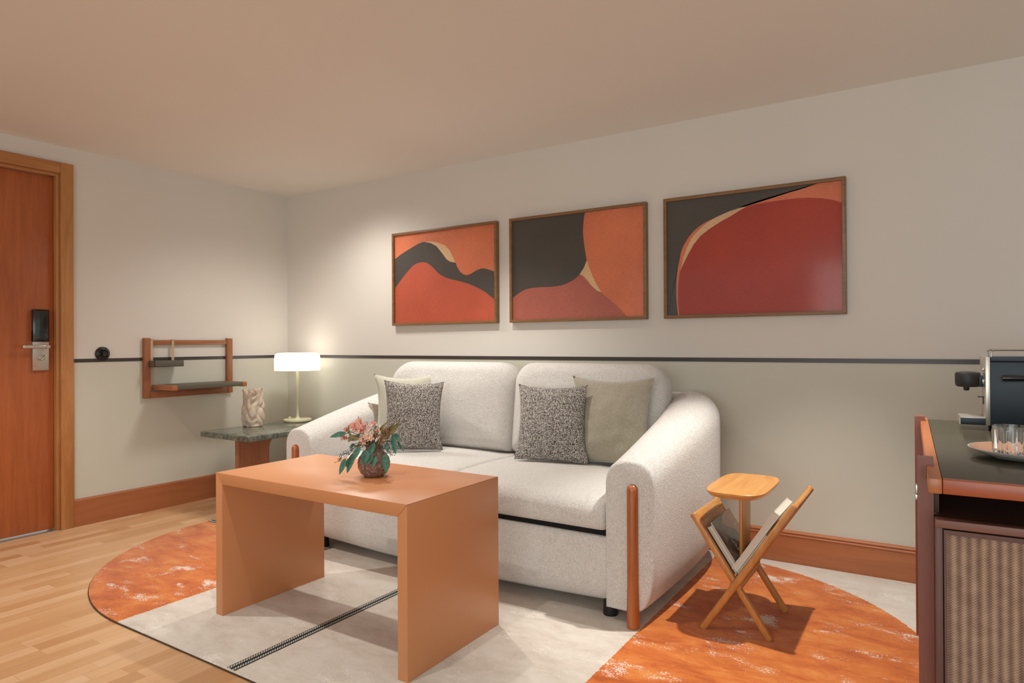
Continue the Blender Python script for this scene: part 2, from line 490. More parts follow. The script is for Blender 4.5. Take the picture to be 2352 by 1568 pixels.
def prism(poly, axis, a0, a1, b=0.0):
    """poly: 2D outline; extruded along axis from a0 to a1. axis x: poly=(y,z); y: (x,z); z: (x,y)"""
    def P(p, a):
        return {'x': (a, p[0], p[1]), 'y': (p[0], a, p[1]), 'z': (p[0], p[1], a)}[axis]
    d = loft([[P(p, a0) for p in poly], [P(p, a1) for p in poly]])
    if b > 0: d = bevel(d, b)
    return d
def bevel(d, b, seg=2, ang=30):
    me = bpy.data.meshes.new('tmp'); me.from_pydata(d[0], [], d[1])
    bm = bmesh.new(); bm.from_mesh(me); bpy.data.meshes.remove(me)
    bmesh.ops.recalc_face_normals(bm, faces=bm.faces)
    es = [e for e in bm.edges if len(e.link_faces) == 2 and e.calc_face_angle(0) > R(ang)]
    bmesh.ops.bevel(bm, geom=es, offset=b, segments=seg, profile=0.5, affect='EDGES', clamp_overlap=True)
    bm.verts.ensure_lookup_table()
    r = ([tuple(v.co) for v in bm.verts], [tuple(v.index for v in f.verts) for f in bm.faces])
    bm.free(); return r

def rrect(w, h, rad, seg=8):
    """rounded rectangle outline centred on 0, rad: one value or (bl, br, tr, tl)"""
    r = rad if isinstance(rad, (list, tuple)) else (rad,) * 4
    out = []
    for (cx, cy, rr, a0) in ((-w/2, -h/2, r[0], 180), (w/2, -h/2, r[1], 270), (w/2, h/2, r[2], 0), (-w/2, h/2, r[3], 90)):
        rr = max(rr, 0.0005)
        ox = cx + rr * (1 if cx < 0 else -1); oy = cy + rr * (1 if cy < 0 else -1)
        for k in range(seg + 1):
            a = R(a0 + 90 * k / seg)
            out.append((ox + rr * math.cos(a), oy + rr * math.sin(a)))
    return out

def densify(o, d):
    out = []
    for i, p in enumerate(o):
        q = o[(i + 1) % len(o)]; L = math.hypot(q[0]-p[0], q[1]-p[1]); n = max(1, int(round(L / d)))
        for k in range(n): out.append((p[0] + (q[0]-p[0]) * k / n, p[1] + (q[1]-p[1]) * k / n))
    return out

def slab(w, h, rad, th, er, crown=0.0, seg=8, rings=10, es=6, bottom_flat=False):
    """pillowy slab: outline in local XY, thickness along local Z, centred"""
    r = rad if isinstance(rad, (list, tuple)) else (rad,) * 4
    base = rrect(w, h, r, seg)
    n = len(base)
    base = densify(base, 0.05)
    n = len(base)
    def inset(d):
        sx = (w - 2 * d) / w; sy = (h - 2 * d) / h
        return [(p[0] * sx, p[1] * sy) for p in base]
    half = []
    for k in range(es + 1):
        a = R(90 * k / es)
        half.append((er * (1 - math.cos(a)), th / 2 - er + er * math.sin(a)))
    loops = []
    for s in (1, -1):
        L = []
        for d, z in half: L.append([(x, y, s * z) for x, y in inset(d)])
        inn = inset(er)
        for k in range(1, rings):
            t = k / rings
            L.append([(x * (1 - t), y * (1 - t), s * (th / 2 + crown * (1 - (1 - t) ** 2.2))) for x, y in inn])
        if s == 1: top = L
        else: bot = L
    loops = list(reversed(bot)) + top
    return loft(loops, True, True)

def superloop(cx, cy, a, b, n=2.6, seg=32):
    out = []
    for i in range(seg):
        t = 2 * math.pi * i / seg
        c, s = math.cos(t), math.sin(t)
        out.append((cx + a * math.copysign(abs(c) ** (2 / n), c), cy + b * math.copysign(abs(s) ** (2 / n), s)))
    return out

def polyfill(poly):
    tris = tessellate_polygon([[Vector((p[0], p[1], 0)) for p in poly]])
    return tris

def smoothline(pts, k=6):
    """Catmull-Rom through 2D points"""
    out = []
    P = [pts[0]] + list(pts) + [pts[-1]]
    for i in range(1, len(P) - 2):
        p0, p1, p2, p3 = P[i-1], P[i], P[i+1], P[i+2]
        for j in range(k):
            t = j / k; t2 = t*t; t3 = t2*t
            out.append(tuple(0.5 * ((2*p1[a]) + (-p0[a]+p2[a])*t + (2*p0[a]-5*p1[a]+4*p2[a]-p3[a])*t2 + (-p0[a]+3*p1[a]-3*p2[a]+p3[a])*t3) for a in range(2)))
    out.append(pts[-1])
    return out

# ------------------------------------------------------------------ room shell
H = 2.347
def struct(name, d, mat, **k):
    return tag(mk(name, d, mat, **k), kind='structure')
struct('floor', box(-0.12, 6.6, -7.2, 0.12, -0.08, 0.0), M_FLOOR, smooth=False)
struct('ceiling', box(-0.12, 6.6, -7.2, 0.12, H, H + 0.08), M_CEIL, smooth=False)
struct('wall_back', box(-0.12, 6.6, 0.0, 0.12, 0.0, H), M_WALL, smooth=False)
DY0, DY1, DZ = -1.70, -2.66, 2.165     # door opening
struct('wall_left', join(box(-0.12, 0, DY0, 0.0, 0, H), box(-0.12, 0, DY1, DY0, DZ, H), box(-0.12, 0, -7.2, DY1, 0, H)), M_WALL, smooth=False)

# painted stripe
struct('trim_1', box(0.0, 0.003, DY0 + 0.087, 0.0, 1.0195, 1.0415), M_STRIPE, smooth=False)
struct('trim_2', box(0.003, 6.6, -0.003, 0.0, 1.0195, 1.0415), M_STRIPE, smooth=False)

# baseboards
prof = [(0, 0), (0.016, 0), (0.016, 0.160), (0.012, 0.168), (0.006, 0.170), (0, 0.170)]
struct('baseboard_left', loft([[(p[0], y, p[1]) for p in prof] for y in (-1.612, -0.0)]), M_BASEL, auto=25)
prof2 = [(0, 0), (0.018, 0), (0.018, 0.142), (0.0205, 0.144), (0.0205, 0.148), (0.017, 0.150), (0.015, 0.152), (0.015, 0.156), (0.018, 0.158), (0.018, 0.162), (0.012, 0.167), (0.004, 0.170), (0, 0.170)]
struct('baseboard_back', loft([[(x, -p[0], p[1]) for p in prof2] for x in (0.0, 6.6)]), M_BASEB, auto=25)

# door casing: wide face, inner stop
struct('trim_3', join(box(-0.005, 0.022, -1.684, -1.613, 0, 2.243, 0.003), box(-0.10, 0.006, -1.704, -1.684, 0, 2.176, 0.002)), M_CASING)
struct('trim_4', join(box(-0.005, 0.020, -2.755, -1.684, 2.176, 2.243, 0.003), box(-0.10, 0.006, -2.66, -1.704, 2.156, 2.176, 0.002)), M_CASINGH)
struct('trim_5', join(box(-0.005, 0.022, -2.755, -2.684, 0, 2.176, 0.003), box(-0.10, 0.006, -2.684, -2.664, 0, 2.156, 0.002)), M_CASING)
struct('trim_6', join(box(-0.06, 0.010, -2.664, -1.700, 0.0, 0.004, 0.001), box(0.004, 0.010, -2.664, -1.700, 0.004, 0.006)), M_STEEL)
door = struct('door_1', box(-0.070, -0.028, -2.660, -1.706, 0.012, 2.153, 0.002), M_DOOR)
# electronic lock
X0 = -0.028
lockb = mk('lock_plate', box(X0, X0 + 0.016, -1.822, -1.736, 0.977, 1.215, 0.002), M_STEEL, door)
hb = [(X0 + 0.012, -1.821, -1.737, 1.148, 1.342), (X0 + 0.034, -1.805, -1.751, 1.166, 1.326)]
def lock_cover():
    V = []; F = []
    rows = [(X0 + 0.0, -1.822, -1.736, 1.148, 1.342), (X0 + 0.022, -1.822, -1.736, 1.148, 1.342), (X0 + 0.036, -1.795, -1.750, 1.166, 1.330)]
    loops = [[(x, y0, z0), (x, y1, z0), (x, y1, z1), (x, y0, z1)] for x, y0, y1, z0, z1 in rows]
    return bevel(loft(loops), 0.002, 2, 15)
cv = mk('lock_cover', lock_cover(), M_BLACKG, door)
mk('keyhole', lathe([(0.0025, 0.0), (0.0025, 0.0015)], (X0 + 0.0355, -1.768, 1.208), 12, axis='x'), M_FOOT, cv)
hd = mk('lever_handle', join(lathe([(0.0115, 0), (0.0115, 0.045), (0.010, 0.047)], (X0 + 0.016, -1.757, 1.119), 24, axis='x'),
     box(X0 + 0.040, X0 + 0.056, -1.885, -1.752, 1.1085, 1.1295, 0.006, 3)), M_STEEL, door)
mk('thumbturn', join(lathe([(0.016, 0), (0.016, 0.010), (0.014, 0.012)], (X0 + 0.016, -1.775, 1.052), 24, axis='x'),
     xf(box(-0.006, 0.020, -0.020, 0.020, -0.006, 0.006, 0.004), Matrix.Translation((X0 + 0.030, -1.775, 1.052)) @ Matrix.Rotation(R(45), 4, 'X'))), M_STEEL, door)
for yy in (-1.812, -1.746):
    mk('screw', lathe([(0.004, 0), (0.004, 0.0015), (0.002, 0.002)], (X0 + 0.016, yy, 0.990), 12, axis='x'), M_CHROME, door)

# ------------------------------------------------------------------ rotary wall switch
sw = root('rotary_light_switch', (0, -1.439, 1.072), 'round glossy black rotary switch on the wall beside the door frame', 'light switch')
mk('base_plate', lathe([(0.0445, 0.0), (0.0445, 0.006), (0.041, 0.011), (0.028, 0.015), (0.0275, 0.013)], (0.0, -1.439, 1.072), 48, axis='x'), M_BLACKG, sw)
mk('collar', lathe([(0.0265, 0.010), (0.0265, 0.024), (0.024, 0.027), (0.021, 0.024), (0.019, 0.020)], (0.0, -1.439, 1.072), 48, axis='x'), M_BLACKG, sw)
mk('knob', lathe([(0.015, 0.012), (0.015, 0.036), (0.012, 0.041), (0.004, 0.042)], (0.0, -1.439, 1.072), 32, axis='x'), M_BLACKG, sw)

# ------------------------------------------------------------------ wall shelf
sh = root('wall_shelf', (0, -0.845, 0.765), 'walnut framed wall shelf with small hanging tray and dark shelf board beside the door', 'shelf')
for y0, y1 in ((-1.187, -1.143), (-0.570, -0.525)):
    mk('upright', box(0.0, 0.030, y0, y1, 0.766, 1.174, 0.004), M_SHELFW, sh)
mk('top_rail', box(0.002, 0.024, -1.143, -0.570, 1.128, 1.160, 0.002), wood('walnut shelf rail', rgb(142, 86, 52), rgb(164, 104, 66), 'y', 1.2, 0.4), sh)
mk('bottom_rail', box(0.002, 0.028, -1.143, -0.570, 0.766, 0.812, 0.002), bpy.data.materials['walnut shelf rail'], sh)
arm_m = wood('walnut shelf arm', rgb(150, 92, 58), rgb(172, 110, 72), 'x', 1.2, 0.4)
for y0, y1 in ((-1.128, -1.090), (-0.604, -0.566)):
    mk('bracket_arm', box(0.010, 0.260, y0, y1, 0.822, 0.856, 0.004), arm_m, sh)
mk('shelf_board', box(0.014, 0.257, -1.090, -0.604, 0.826, 0.856, 0.003), M_TAUPEM, sh)
tr = join(box(0.030, 0.104, -1.158, -0.956, 0.978, 0.982, 0.001), box(0.100, 0.104, -1.158, -0.956, 0.978, 1.020, 0.001),
          box(0.030, 0.034, -1.158, -0.956, 0.978, 1.020, 0.001), box(0.030, 0.104, -1.158, -1.154, 0.978, 1.020, 0.001), box(0.030, 0.104, -0.960, -0.956, 0.978, 1.020, 0.001))
tray = mk('hanging_tray', tr, M_TAUPEM, sh)
for yc in (-1.137, -0.990):
    mk('brass_strap', join(box(0.026, 0.029, yc - 0.009, yc + 0.009, 0.99, 1.163), box(0.000, 0.029, yc - 0.009, yc + 0.009, 1.161, 1.164)), M_BRASS, sh, smooth=False)

# ------------------------------------------------------------------ rug
def rug_outline():
    o = []
    cx, cy, r = 1.72, -1.10, 1.097
    for k in range(0, 65):
        a = R(90 + 180 * k / 64)
        o.append((cx + r * math.cos(a), cy + r * math.sin(a)))
    y0 = cy - r; 
    o.append((5.3, y0)); o.append((5.3, -0.022)); o.append((3.2, -0.022))
    o[0] = (cx, -0.022)
    return [(x, min(y, -0.022)) for x, y in o]
RO = rug_outline()
rug = root('area_rug', (2.9, -1.1, 0.0), 'large rug with orange rounded ends and beige centre under the sofa and coffee table', 'rug')
def ring(o, d):
    c = (2.9, -1.1); out = []
    for i in range(len(o)):
        p, a, b = Vector(o[i]), Vector(o[i-1]), Vector(o[(i+1) % len(o)])
        t = (b - a).normalized(); nn = Vector((t.y, -t.x))
        if nn.dot(p - Vector(c)) < 0: nn = -nn
        out.append(p - nn * d)
    return out
l0 = [(p[0], p[1], 0.001) for p in RO]
l1 = [(p[0], p[1], 0.008) for p in RO]
l2 = [(p.x, p.y, 0.010) for p in ring(RO, 0.003)]
mk('rug_pile', loft([l0, l1, l2]), M_RUG, rug, auto=60)
mk('edge_binding', tube([(p.x, p.y, 0.004) for p in ring(RO, -0.001)][:68], 0.0022, 6), M_BIND, rug)
def seam(parent, pts, wd):
    a, b = Vector(pts[0]), Vector(pts[1]); t = (b - a).normalized(); n = Vector((t.y, -t.x, 0))
    def strip(o0, o1, z0, z1):
        return loft([[a + n*o0 + Vector((0,0,z0)), a + n*o1 + Vector((0,0,z0)), a + n*o1 + Vector((0,0,z1)), a + n*o0 + Vector((0,0,z1))],
                     [b + n*o0 + Vector((0,0,z0)), b + n*o1 + Vector((0,0,z0)), b + n*o1 + Vector((0,0,z1)), b + n*o0 + Vector((0,0,z1))]])
    z = mk('zigzag_seam', strip(-wd, wd, 0.010, 0.0112), M_ZIP, parent, smooth=False)
    mk('cord', join(strip(-0.0035, 0.0035, 0.011, 0.0135), strip(wd - 0.004, wd + 0.0005, 0.0105, 0.0120), strip(-wd - 0.0005, -wd + 0.001, 0.0105, 0.0120)), M_ZIPD, z, smooth=False)
seam(rug, ((2.462, -2.192, 0), (2.462, -0.03, 0)), 0.021)
seam(rug, ((0.626, -1.085, 0), (1.72, -1.085, 0)), 0.024)

# ------------------------------------------------------------------ coffee table
ct = root('coffee_table', (2.515, -1.672, 0.010), 'caramel laminate waterfall coffee table with two full side panels in front of the sofa', 'coffee table')
TX0, TX1, TY0, TY1, TZ0, TZ1, TT = 1.990, 3.040, -1.940, -1.404, 0.010, 0.595, 0.046
TTL = 0.043
mk('tabletop', bevel(prism([(TX0 + 0.0006, TZ1), (TX1 - 0.0006, TZ1), (TX1 - TTL, TZ1 - TT), (TX0 + TTL, TZ1 - TT)], 'y', TY0, TY1), 0.0012), M_TABLE, ct)
mk('side_panel', bevel(prism([(TX0, TZ0), (TX0 + TTL, TZ0), (TX0 + TTL, TZ1 - TT - 0.0008), (TX0, TZ1 - 0.0008)], 'y', TY0, TY1), 0.0012), M_TABLE, ct)
mk('side_panel', bevel(prism([(TX1, TZ0), (TX1 - TTL, TZ0), (TX1 - TTL, TZ1 - TT - 0.0008), (TX1, TZ1 - 0.0008)], 'y', TY0, TY1), 0.0012), M_TABLE, ct)

# ------------------------------------------------------------------ sofa
sofa = root('sofa', (2.51, -0.6, 0.010), 'cream boucle two seat sofa with rounded arms and chestnut front legs', 'sofa')
XL, XR = 1.430, 3.594            # outer faces
SC_X = (XL + XR) / 2
def arm_section(y, xi, xo, zt, zb, b=0.115, tuck=0.075):
    """closed loop in xz for the right arm, from inner bottom over the top to outer bottom"""
    xc, a = (xi + xo) / 2, (xo - xi) / 2
    pts = []
    for k in range(9):
        pts.append((xi, y, zb + (zt - b - zb) * k / 9))
    for k in range(17):
        t = math.pi - math.pi * k / 16; ct_, st_ = math.cos(t), math.sin(t)
        pts.append((xc + a * math.copysign(abs(ct_) ** 0.86, ct_), y, zt - b + b * st_ ** 0.86))
    for k in range(1, 7):
        pts.append((xo - 0.002 * k / 6 - 0.0, y, (zt - b) + (0.33 - (zt - b)) * k / 6))
    for k in range(1, 13):
        t = k / 12.0; a2 = R(90 * t)
        # tuck under
        pts.append((xo - 0.002 - (1 - math.cos(a2)) * tuck - 0.03 * t ** 6, y, 0.33 - (0.33 - zb) * math.sin(a2) ** 0.9))
    return pts
def arm_data(mirror=False):
    rows = []
    #   y      xi     xo    zt    zb
    S = [(-1.150, 3.392, 3.586, 0.648, 0.072), (-1.146, 3.386, 3.592, 0.656, 0.067), (-1.138, 3.384, 3.594, 0.661, 0.065), (-1.128, 3.386, 3.592, 0.659, 0.066),
         (-1.118, 3.384, 3.596, 0.664, 0.065), (-1.0, 3.384, 3.604, 0.692, 0.068), (-0.85, 3.380, 3.612, 0.728, 0.072), (-0.7, 3.372, 3.618, 0.763, 0.078), (-0.55, 3.362, 3.620, 0.797, 0.084),
         (-0.42, 3.345, 3.618, 0.826, 0.090), (-0.32, 3.325, 3.610, 0.842, 0.094), (-0.23, 3.305, 3.592, 0.858, 0.098), (-0.15, 3.285, 3.560, 0.866, 0.102), (-0.09, 3.270, 3.510, 0.862, 0.11),
         (-0.055, 3.260, 3.460, 0.846, 0.12), (-0.035, 3.255, 3.400, 0.81, 0.14)]
    for i, (y, xi, xo, zt, zb) in enumerate(S):
        bb = 0.100 + 0.05 * max(0, (y + 0.9)) if y > -0.9 else 0.100
        rows.append(arm_section(y, xi, xo, zt, zb, min(bb, 0.14)))
    if mirror: rows = [[(2 * SC_X - x, y, z) for x, y, z in r] for r in rows]
    return loft(rows)
for mir in (True, False):
    mk('armrest', arm_data(mir), M_BOUCLE, sofa, auto=50)

# base with a bulging front panel and curved lower edge
def base_data():
    x0, x1 = XL + 0.205, XR - 0.205; N = 28; rows = []
    for i in range(N + 1):
        t = i / N; x = x0 + (x1 - x0) * t
        zb = 0.066 - 0.020 * math.sin(math.pi * t)
        yb = -1.136 - 0.012 * math.sin(math.pi * t)
        pr = [(-0.10, zb), (yb + 0.10, zb), (yb + 0.045, zb + 0.008), (yb + 0.015, zb + 0.03), (yb + 0.002, zb + 0.075), (yb - 0.004, 0.20), (yb, 0.30), (yb + 0.006, 0.328), (yb + 0.02, 0.338), (-0.10, 0.338)]
        rows.append([(x, y, z) for y, z in pr])
    return loft(rows)
mk('base', base_data(), M_BOUCLE, sofa, auto=50)
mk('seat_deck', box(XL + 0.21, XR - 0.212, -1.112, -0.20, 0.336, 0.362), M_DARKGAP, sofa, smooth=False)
# back frame
def back_data():
    x0, x1 = XL + 0.20, XR - 0.20; rows = []
    for i in range(13):
        x = x0 + (x1 - x0) * i / 12
        pr = [(-0.20, 0.10), (-0.035, 0.10), (-0.03, 0.75)]
        for k in range(9):
            a = math.pi * k / 8
            pr.append((-0.125 + 0.092 * math.cos(a), 0.765 + 0.095 * math.sin(a)))
        pr.append((-0.215, 0.72))
        rows.append([(x, y, z) for y, z in pr])
    return loft(rows)
mk('backrest_frame', back_data(), M_BOUCLE, sofa, auto=50)
# seat cushions (front edge rolls over)
edges = [XL + 0.212, SC_X - 0.018, XR - 0.212]
def seat_uneven(x0, x1):
    """closely spaced sections near the ends so that the roll is smooth"""
    ts = [0, .003, .008, .015, .025, .04, .07, .12, .2, .3, .4, .5, .6, .7, .8, .88, .93, .96, .975, .985, .992, .997, 1]
    rows = []
    for t in ts:
        x = x0 + (x1 - x0) * t
        e = min(t, 1 - t) * (x1 - x0); r = 0.028
        k = 0.026 * (1 - math.sqrt(max(0, 1 - (1 - min(e / r, 1)) ** 2)))
        crown = 0.012 * math.sin(math.pi * t)
        y0 = -1.150 + k; zt = 0.497 + crown - k; zb = 0.362 + k * 0.6
        pr = [(-0.21, zb), (y0 + 0.03, zb), (y0 + 0.008, zb + 0.006), (y0, zb + 0.022), (y0 - 0.004, zb + 0.045)]
        R0 = 0.075
        for q in range(9):
            a = R(180 - 90 * q / 8)
            pr.append((y0 + R0 + R0 * math.cos(a), zt - 0.012 - 0.066 + 0.066 * math.sin(a)))
        for yy, dz in ((-0.95, 0.004), (-0.8, 0.008), (-0.6, 0.006), (-0.4, 0.0), (-0.21, -0.012)):
            pr.append((yy, zt - 0.006 + dz))
        rows.append([(x, y, z) for y, z in pr])
    return loft(rows)
mk('seat_cushion', seat_uneven(edges[0], edges[1] - 0.001), M_BOUCLE, sofa, auto=60)
mk('seat_cushion', seat_uneven(edges[1] + 0.001, edges[2]), M_BOUCLE, sofa, auto=60)
# back cushions
def back_cushion(xc, w, yc, zc, h, tilt, rz, th=0.225, rad=(0.03, 0.03, 0.115, 0.115), crown=0.022):
    d = slab(w, h, rad, th, 0.085, crown)
    m = Matrix.Translation((xc, yc, zc)) @ Matrix.Rotation(rz, 4, 'Z') @ Matrix.Rotation(R(90) - tilt, 4, 'X')
    return xf(d, m)
mk('back_cushion', back_cushion(1.985, 0.94, -0.335, 0.752, 0.518, R(7), R(1.5), rad=(0.03, 0.03, 0.12, 0.17)), M_BOUCLE, sofa, auto=60)
mk('back_cushion', back_cushion(2.905, 0.905, -0.318, 0.752, 0.518, R(7), R(-1)), M_BOUCLE, sofa, auto=60)
# wooden front legs
def cap_leg(xc):
    yc = -1.150; prof = []
    Hh = 0.571; r = 0.0225
    for z, rr in ((0.010, 0.021), (0.014, 0.0245), (0.06, 0.0250), (0.12, 0.0240), (0.17, 0.0225), (0.30, 0.0222), (Hh - 0.024, 0.0222)):
        prof.append((rr, z))
    for k in range(1, 8):
        a = R(90 * k / 8); prof.append((0.0222 * math.cos(a), Hh - 0.024 + 0.024 * math.sin(a)))
    return lathe([(a, b - 0) for a, b in prof], (xc, yc - 0.004, 0), 28)
for xc in (1.521, 3.503):
    mk('front_leg', cap_leg(xc), M_LEG, sofa)
for xc, yc in ((3.372, -1.075), (1.652, -1.075), (3.40, -0.16), (1.62, -0.16)):
    mk('foot', lathe([(0.030, 0.010), (0.031, 0.014), (0.028, 0.082)], (xc, yc, 0), 28), M_FOOT, sofa)

# ------------------------------------------------------------------ pillows
def pillow(name, c, th, mat, label, pinch=0.05, wr=0.006, seed=0, group=None, piping=None, N=26):
    c00, c10, c11, c01 = [Vector(q) for q in c]       # bottom-left, bottom-right, top-right, top-left (seen from the front)
    nrm = ((c10 - c00).cross(c01 - c00)).normalized()
    if nrm.y > 0: nrm = -nrm
    ex = (c10 - c00).normalized(); ez = (c01 - c00).normalized()
    V, F = [], []
    for side in (1, -1):
        for j in range(N + 1):
            for i in range(N + 1):
                u, v = i / N, j / N
                p = c00 * (1-u) * (1-v) + c10 * u * (1-v) + c11 * u * v + c01 * (1-u) * v
                du = pinch * math.sin(math.pi * v) ** 0.8 if 0 < v < 1 else 0
                dv = pinch * math.sin(math.pi * u) ** 0.8 if 0 < u < 1 else 0
                p += ex * du * (1 - 2 * u) * abs(1 - 2*u) ** 0.6 + ez * dv * (1 - 2 * v) * abs(1 - 2*v) ** 0.6 * (0.25 if v < 0.5 else 1)
                prof = (math.sin(math.pi * u) * math.sin(math.pi * v))
                t = max(prof, 0) ** 0.42
                wv = mnoise.noise(Vector((u * 3.2 + seed, v * 3.2, side * 0.7))) + 0.5 * mnoise.noise(Vector((u * 8 + seed, v * 8, side)))
                p += nrm * side * (th / 2 * t + wr * wv * min(1, prof * 6) )
                V.append(p)
    n1 = (N + 1) ** 2
    for j in range(N):
        for i in range(N):
            a = j * (N + 1) + i
            F.append((a, a + 1, a + N + 2, a + N + 1))
            F.append((n1 + a, n1 + a + N + 1, n1 + a + N + 2, n1 + a + 1))
    me_v = [tuple(v) for v in V]
    # weld the rim
    rim = [j * (N + 1) + i for j in range(N + 1) for i in range(N + 1) if i in (0, N) or j in (0, N)]
    mp = {n1 + r: r for r in rim}
    for r in rim:
        me_v[r] = tuple((Vector(V[r]) + Vector(V[n1 + r])) / 2)
    F = [tuple(mp.get(i, i) for i in f) for f in F]
    used = sorted(set(i for f in F for i in f)); re = {o: k for k, o in enumerate(used)}
    d = ([me_v[o] for o in used], [tuple(re[i] for i in f) for f in F])
    base = (c00 + c10) / 2
    o = mk(name, d, mat, origin=tuple(base), auto=80)
    tag(o, label, 'pillow', group)
    return o
ZS = 0.512
pillow('throw_pillow', ((1.705, -0.755, ZS + 0.004), (2.03, -0.52, ZS), (1.900, -0.385, 0.950), (1.650, -0.685, 0.948)), 0.105, M_LINEN2,
       'pale sage square pillow behind the speckled one at the left arm', 0.035, 0.006, 3)
pillow('throw_pillow', ((1.850, -0.820, ZS + 0.010), (2.140, -0.630, ZS + 0.006), (2.115, -0.585, 0.906), (1.850, -0.802, 0.920)), 0.10, M_SPECK,
       'speckled black and white pillow in front at the left arm', 0.022, 0.004, 7)
pillow('throw_pillow', ((2.625, -0.640, ZS), (3.030, -0.575, ZS), (3.000, -0.520, 0.908), (2.581, -0.520, 0.903)), 0.105, M_SPECK,
       'speckled black and white pillow at the middle of the sofa', 0.022, 0.004, 11)
pillow('throw_pillow', ((2.910, -0.520, ZS), (3.350, -0.560, ZS + 0.01), (3.335, -0.455, 0.952), (2.870, -0.435, 0.950)), 0.135, M_LINEN,
       'sage grey pillow with creased side at the right arm', 0.030, 0.014, 5)
pillow('throw_pillow', ((1.672, -0.70, ZS + 0.01), (1.90, -0.50, ZS), (1.80, -0.46, 0.765), (1.606, -0.690, 0.772)), 0.04, M_TAUPE,
       'taupe pillow mostly hidden behind the two pillows at the left arm', 0.02, 0.002, 9)

# ------------------------------------------------------------------ marble side table
st = root('side_table', (0.566, -0.52, 0.0), 'side table with green grey marble top on an arched walnut panel in the corner', 'side table')
mk('marble_top', box(0.304, 0.828, -0.960, -0.080, 0.503, 0.540, 0.005, 3), M_MARBLE, st)
def arch_panel():
    y0, y1 = -0.862, -0.178; h0, h1 = -0.622, -0.418; zs, za = 0.405, 0.488
    hole = []
    yc = (h0 + h1) / 2; a = (h1 - h0) / 2
    for k in range(13):
        t = k / 12
        ang = math.pi * (1 - t)
        hole.append((yc + a * math.cos(ang), zs + (za - zs) * math.sin(ang) ** 0.85))
    poly = [(y0, 0.0), (h0, 0.0)] + hole + [(h1, 0.0), (y1, 0.0), (y1, 0.503), (y0, 0.503)]
    V, F = [], []
    n = len(poly)
    for x in (0.545, 0.585): V += [(x, p[0], p[1]) for p in poly]
    tris = polyfill(poly)
    F += [tuple(t) for t in tris] + [tuple(i + n for i in reversed(t)) for t in tris]
    for i in range(n): F.append((i, (i + 1) % n, n + (i + 1) % n, n + i))
    return V, F
mk('arched_panel', arch_panel(), M_SIDEW, st, auto=30)

# crumpled ceramic vase
def crumple():
    cx, cy, z0, z1 = 0.374, -0.600, 0.540, 0.797
    N, K = 96, 60; outer, inner = [], []
    folds = [  # angle, z, direction slope, depth, width
        (-60, .22, 1.1, .010, .05), (-20, .55, -1.4, .013, .055), (20, .35, 1.3, .011, .05), (-95, .62, .8, .012, .06), (-130, .30, -1.0, .011, .06), (-45, .82, 1.5, .012, .05),
        (60, .6, -1.1, .012, .06), (100, .3, 1.2, .010, .05), (150, .7, -.9, .012, .06), (180, .35, 1.1, .011, .05), (5, .80, 1.2, .010, .04), (-75, .42, -1.3, .010, .045)]
    def rad(a, t):
        c, s = math.cos(a), math.sin(a)
        n = 3.4; A = 0.066 + 0.008 * t; B = 0.056 + 0.008 * t
        r = (abs(c / A) ** n + abs(s / B) ** n) ** (-1 / n)
        r *= 0.97 + 0.03 * math.sin(5 * t + 1)
        q1 = mnoise.noise(Vector((c * 1.15 + 1.5 * t + 7.3, s * 1.15 - 1.9 * t + 1.1, t * 1.0)))
        q2 = mnoise.noise(Vector((c * 1.3 - 2.6 * t + 2.0, s * 1.3 + 2.2 * t - 4.0, t * 0.8 + 9)))
        r += 0.013 * min(1, abs(q1) * 3.2) ** 0.7 + 0.010 * min(1, abs(q2) * 3.0) ** 0.7 - 0.014
        return r
    loops = []
    for k in range(K + 1):
        t = k / K
        lp = []
        for i in range(N):
            a = 2 * math.pi * i / N
            zz = z0 + (z1 - z0) * t
            if t > 0.8: zz += 0.012 * (t - 0.8) / 0.2 * (math.sin(3 * a + 0.6) + 0.6 * math.sin(5 * a))
            rr = rad(a, t) * (0.93 if k == 0 else 1)
            lp.append((cx + rr * math.cos(a), cy + rr * math.sin(a), zz))
        loops.append(lp)
    for k in range(0, 24):
        t = 1 - k / 60
        lp = []
        for i in range(N):
            a = 2 * math.pi * i / N; zz = z0 + (z1 - z0) * t
            if t > 0.8: zz += 0.012 * (t - 0.8) / 0.2 * (math.sin(3 * a + 0.6) + 0.6 * math.sin(5 * a))
            rr = rad(a, t) - 0.006
            lp.append((cx + rr * math.cos(a), cy + rr * math.sin(a), zz))
        loops.append(lp)
    return loft(loops, True, True)
tag(mk('ceramic_vase', crumple(), M_CERAM, origin=(0.374, -0.600, 0.540), auto=70), 'cream ceramic vase shaped like a crumpled paper bag on the marble side table', 'vase')

# table lamp
LX, LY, LZ = 0.385, -0.215, 0.540
lamp = root('table_lamp', (LX, LY, LZ), 'lit table lamp with white drum shade and pale olive stem on the marble table', 'lamp')
mk('lamp_base', lathe([(0.100, 0.0), (0.104, 0.003), (0.104, 0.013), (0.102, 0.016), (0.03, 0.017)], (LX, LY, LZ), 64), M_LAMP, lamp)
mk('stem', lathe([(0.026, 0.016), (0.018, 0.021), (0.013, 0.030), (0.0095, 0.045), (0.0090, 0.10), (0.0105, 0.25), (0.0120, 0.40)], (LX, LY, LZ), 32), M_LAMP, lamp)
mk('dimmer_knob', lathe([(0.0105, 0.016), (0.0105, 0.033), (0.0095, 0.035)], (LX - 0.030, LY - 0.050, LZ), 24), M_LAMP, lamp)
mk('lamp_shade', lathe([(0.0, 0.397), (0.150, 0.397), (0.165, 0.393), (0.168, 0.388), (0.168, 0.47), (0.166, 0.500), (0.158, 0.513), (0.140, 0.520), (0.120, 0.5212)], (LX, LY, LZ), 64, False, False), M_SHADE, lamp)
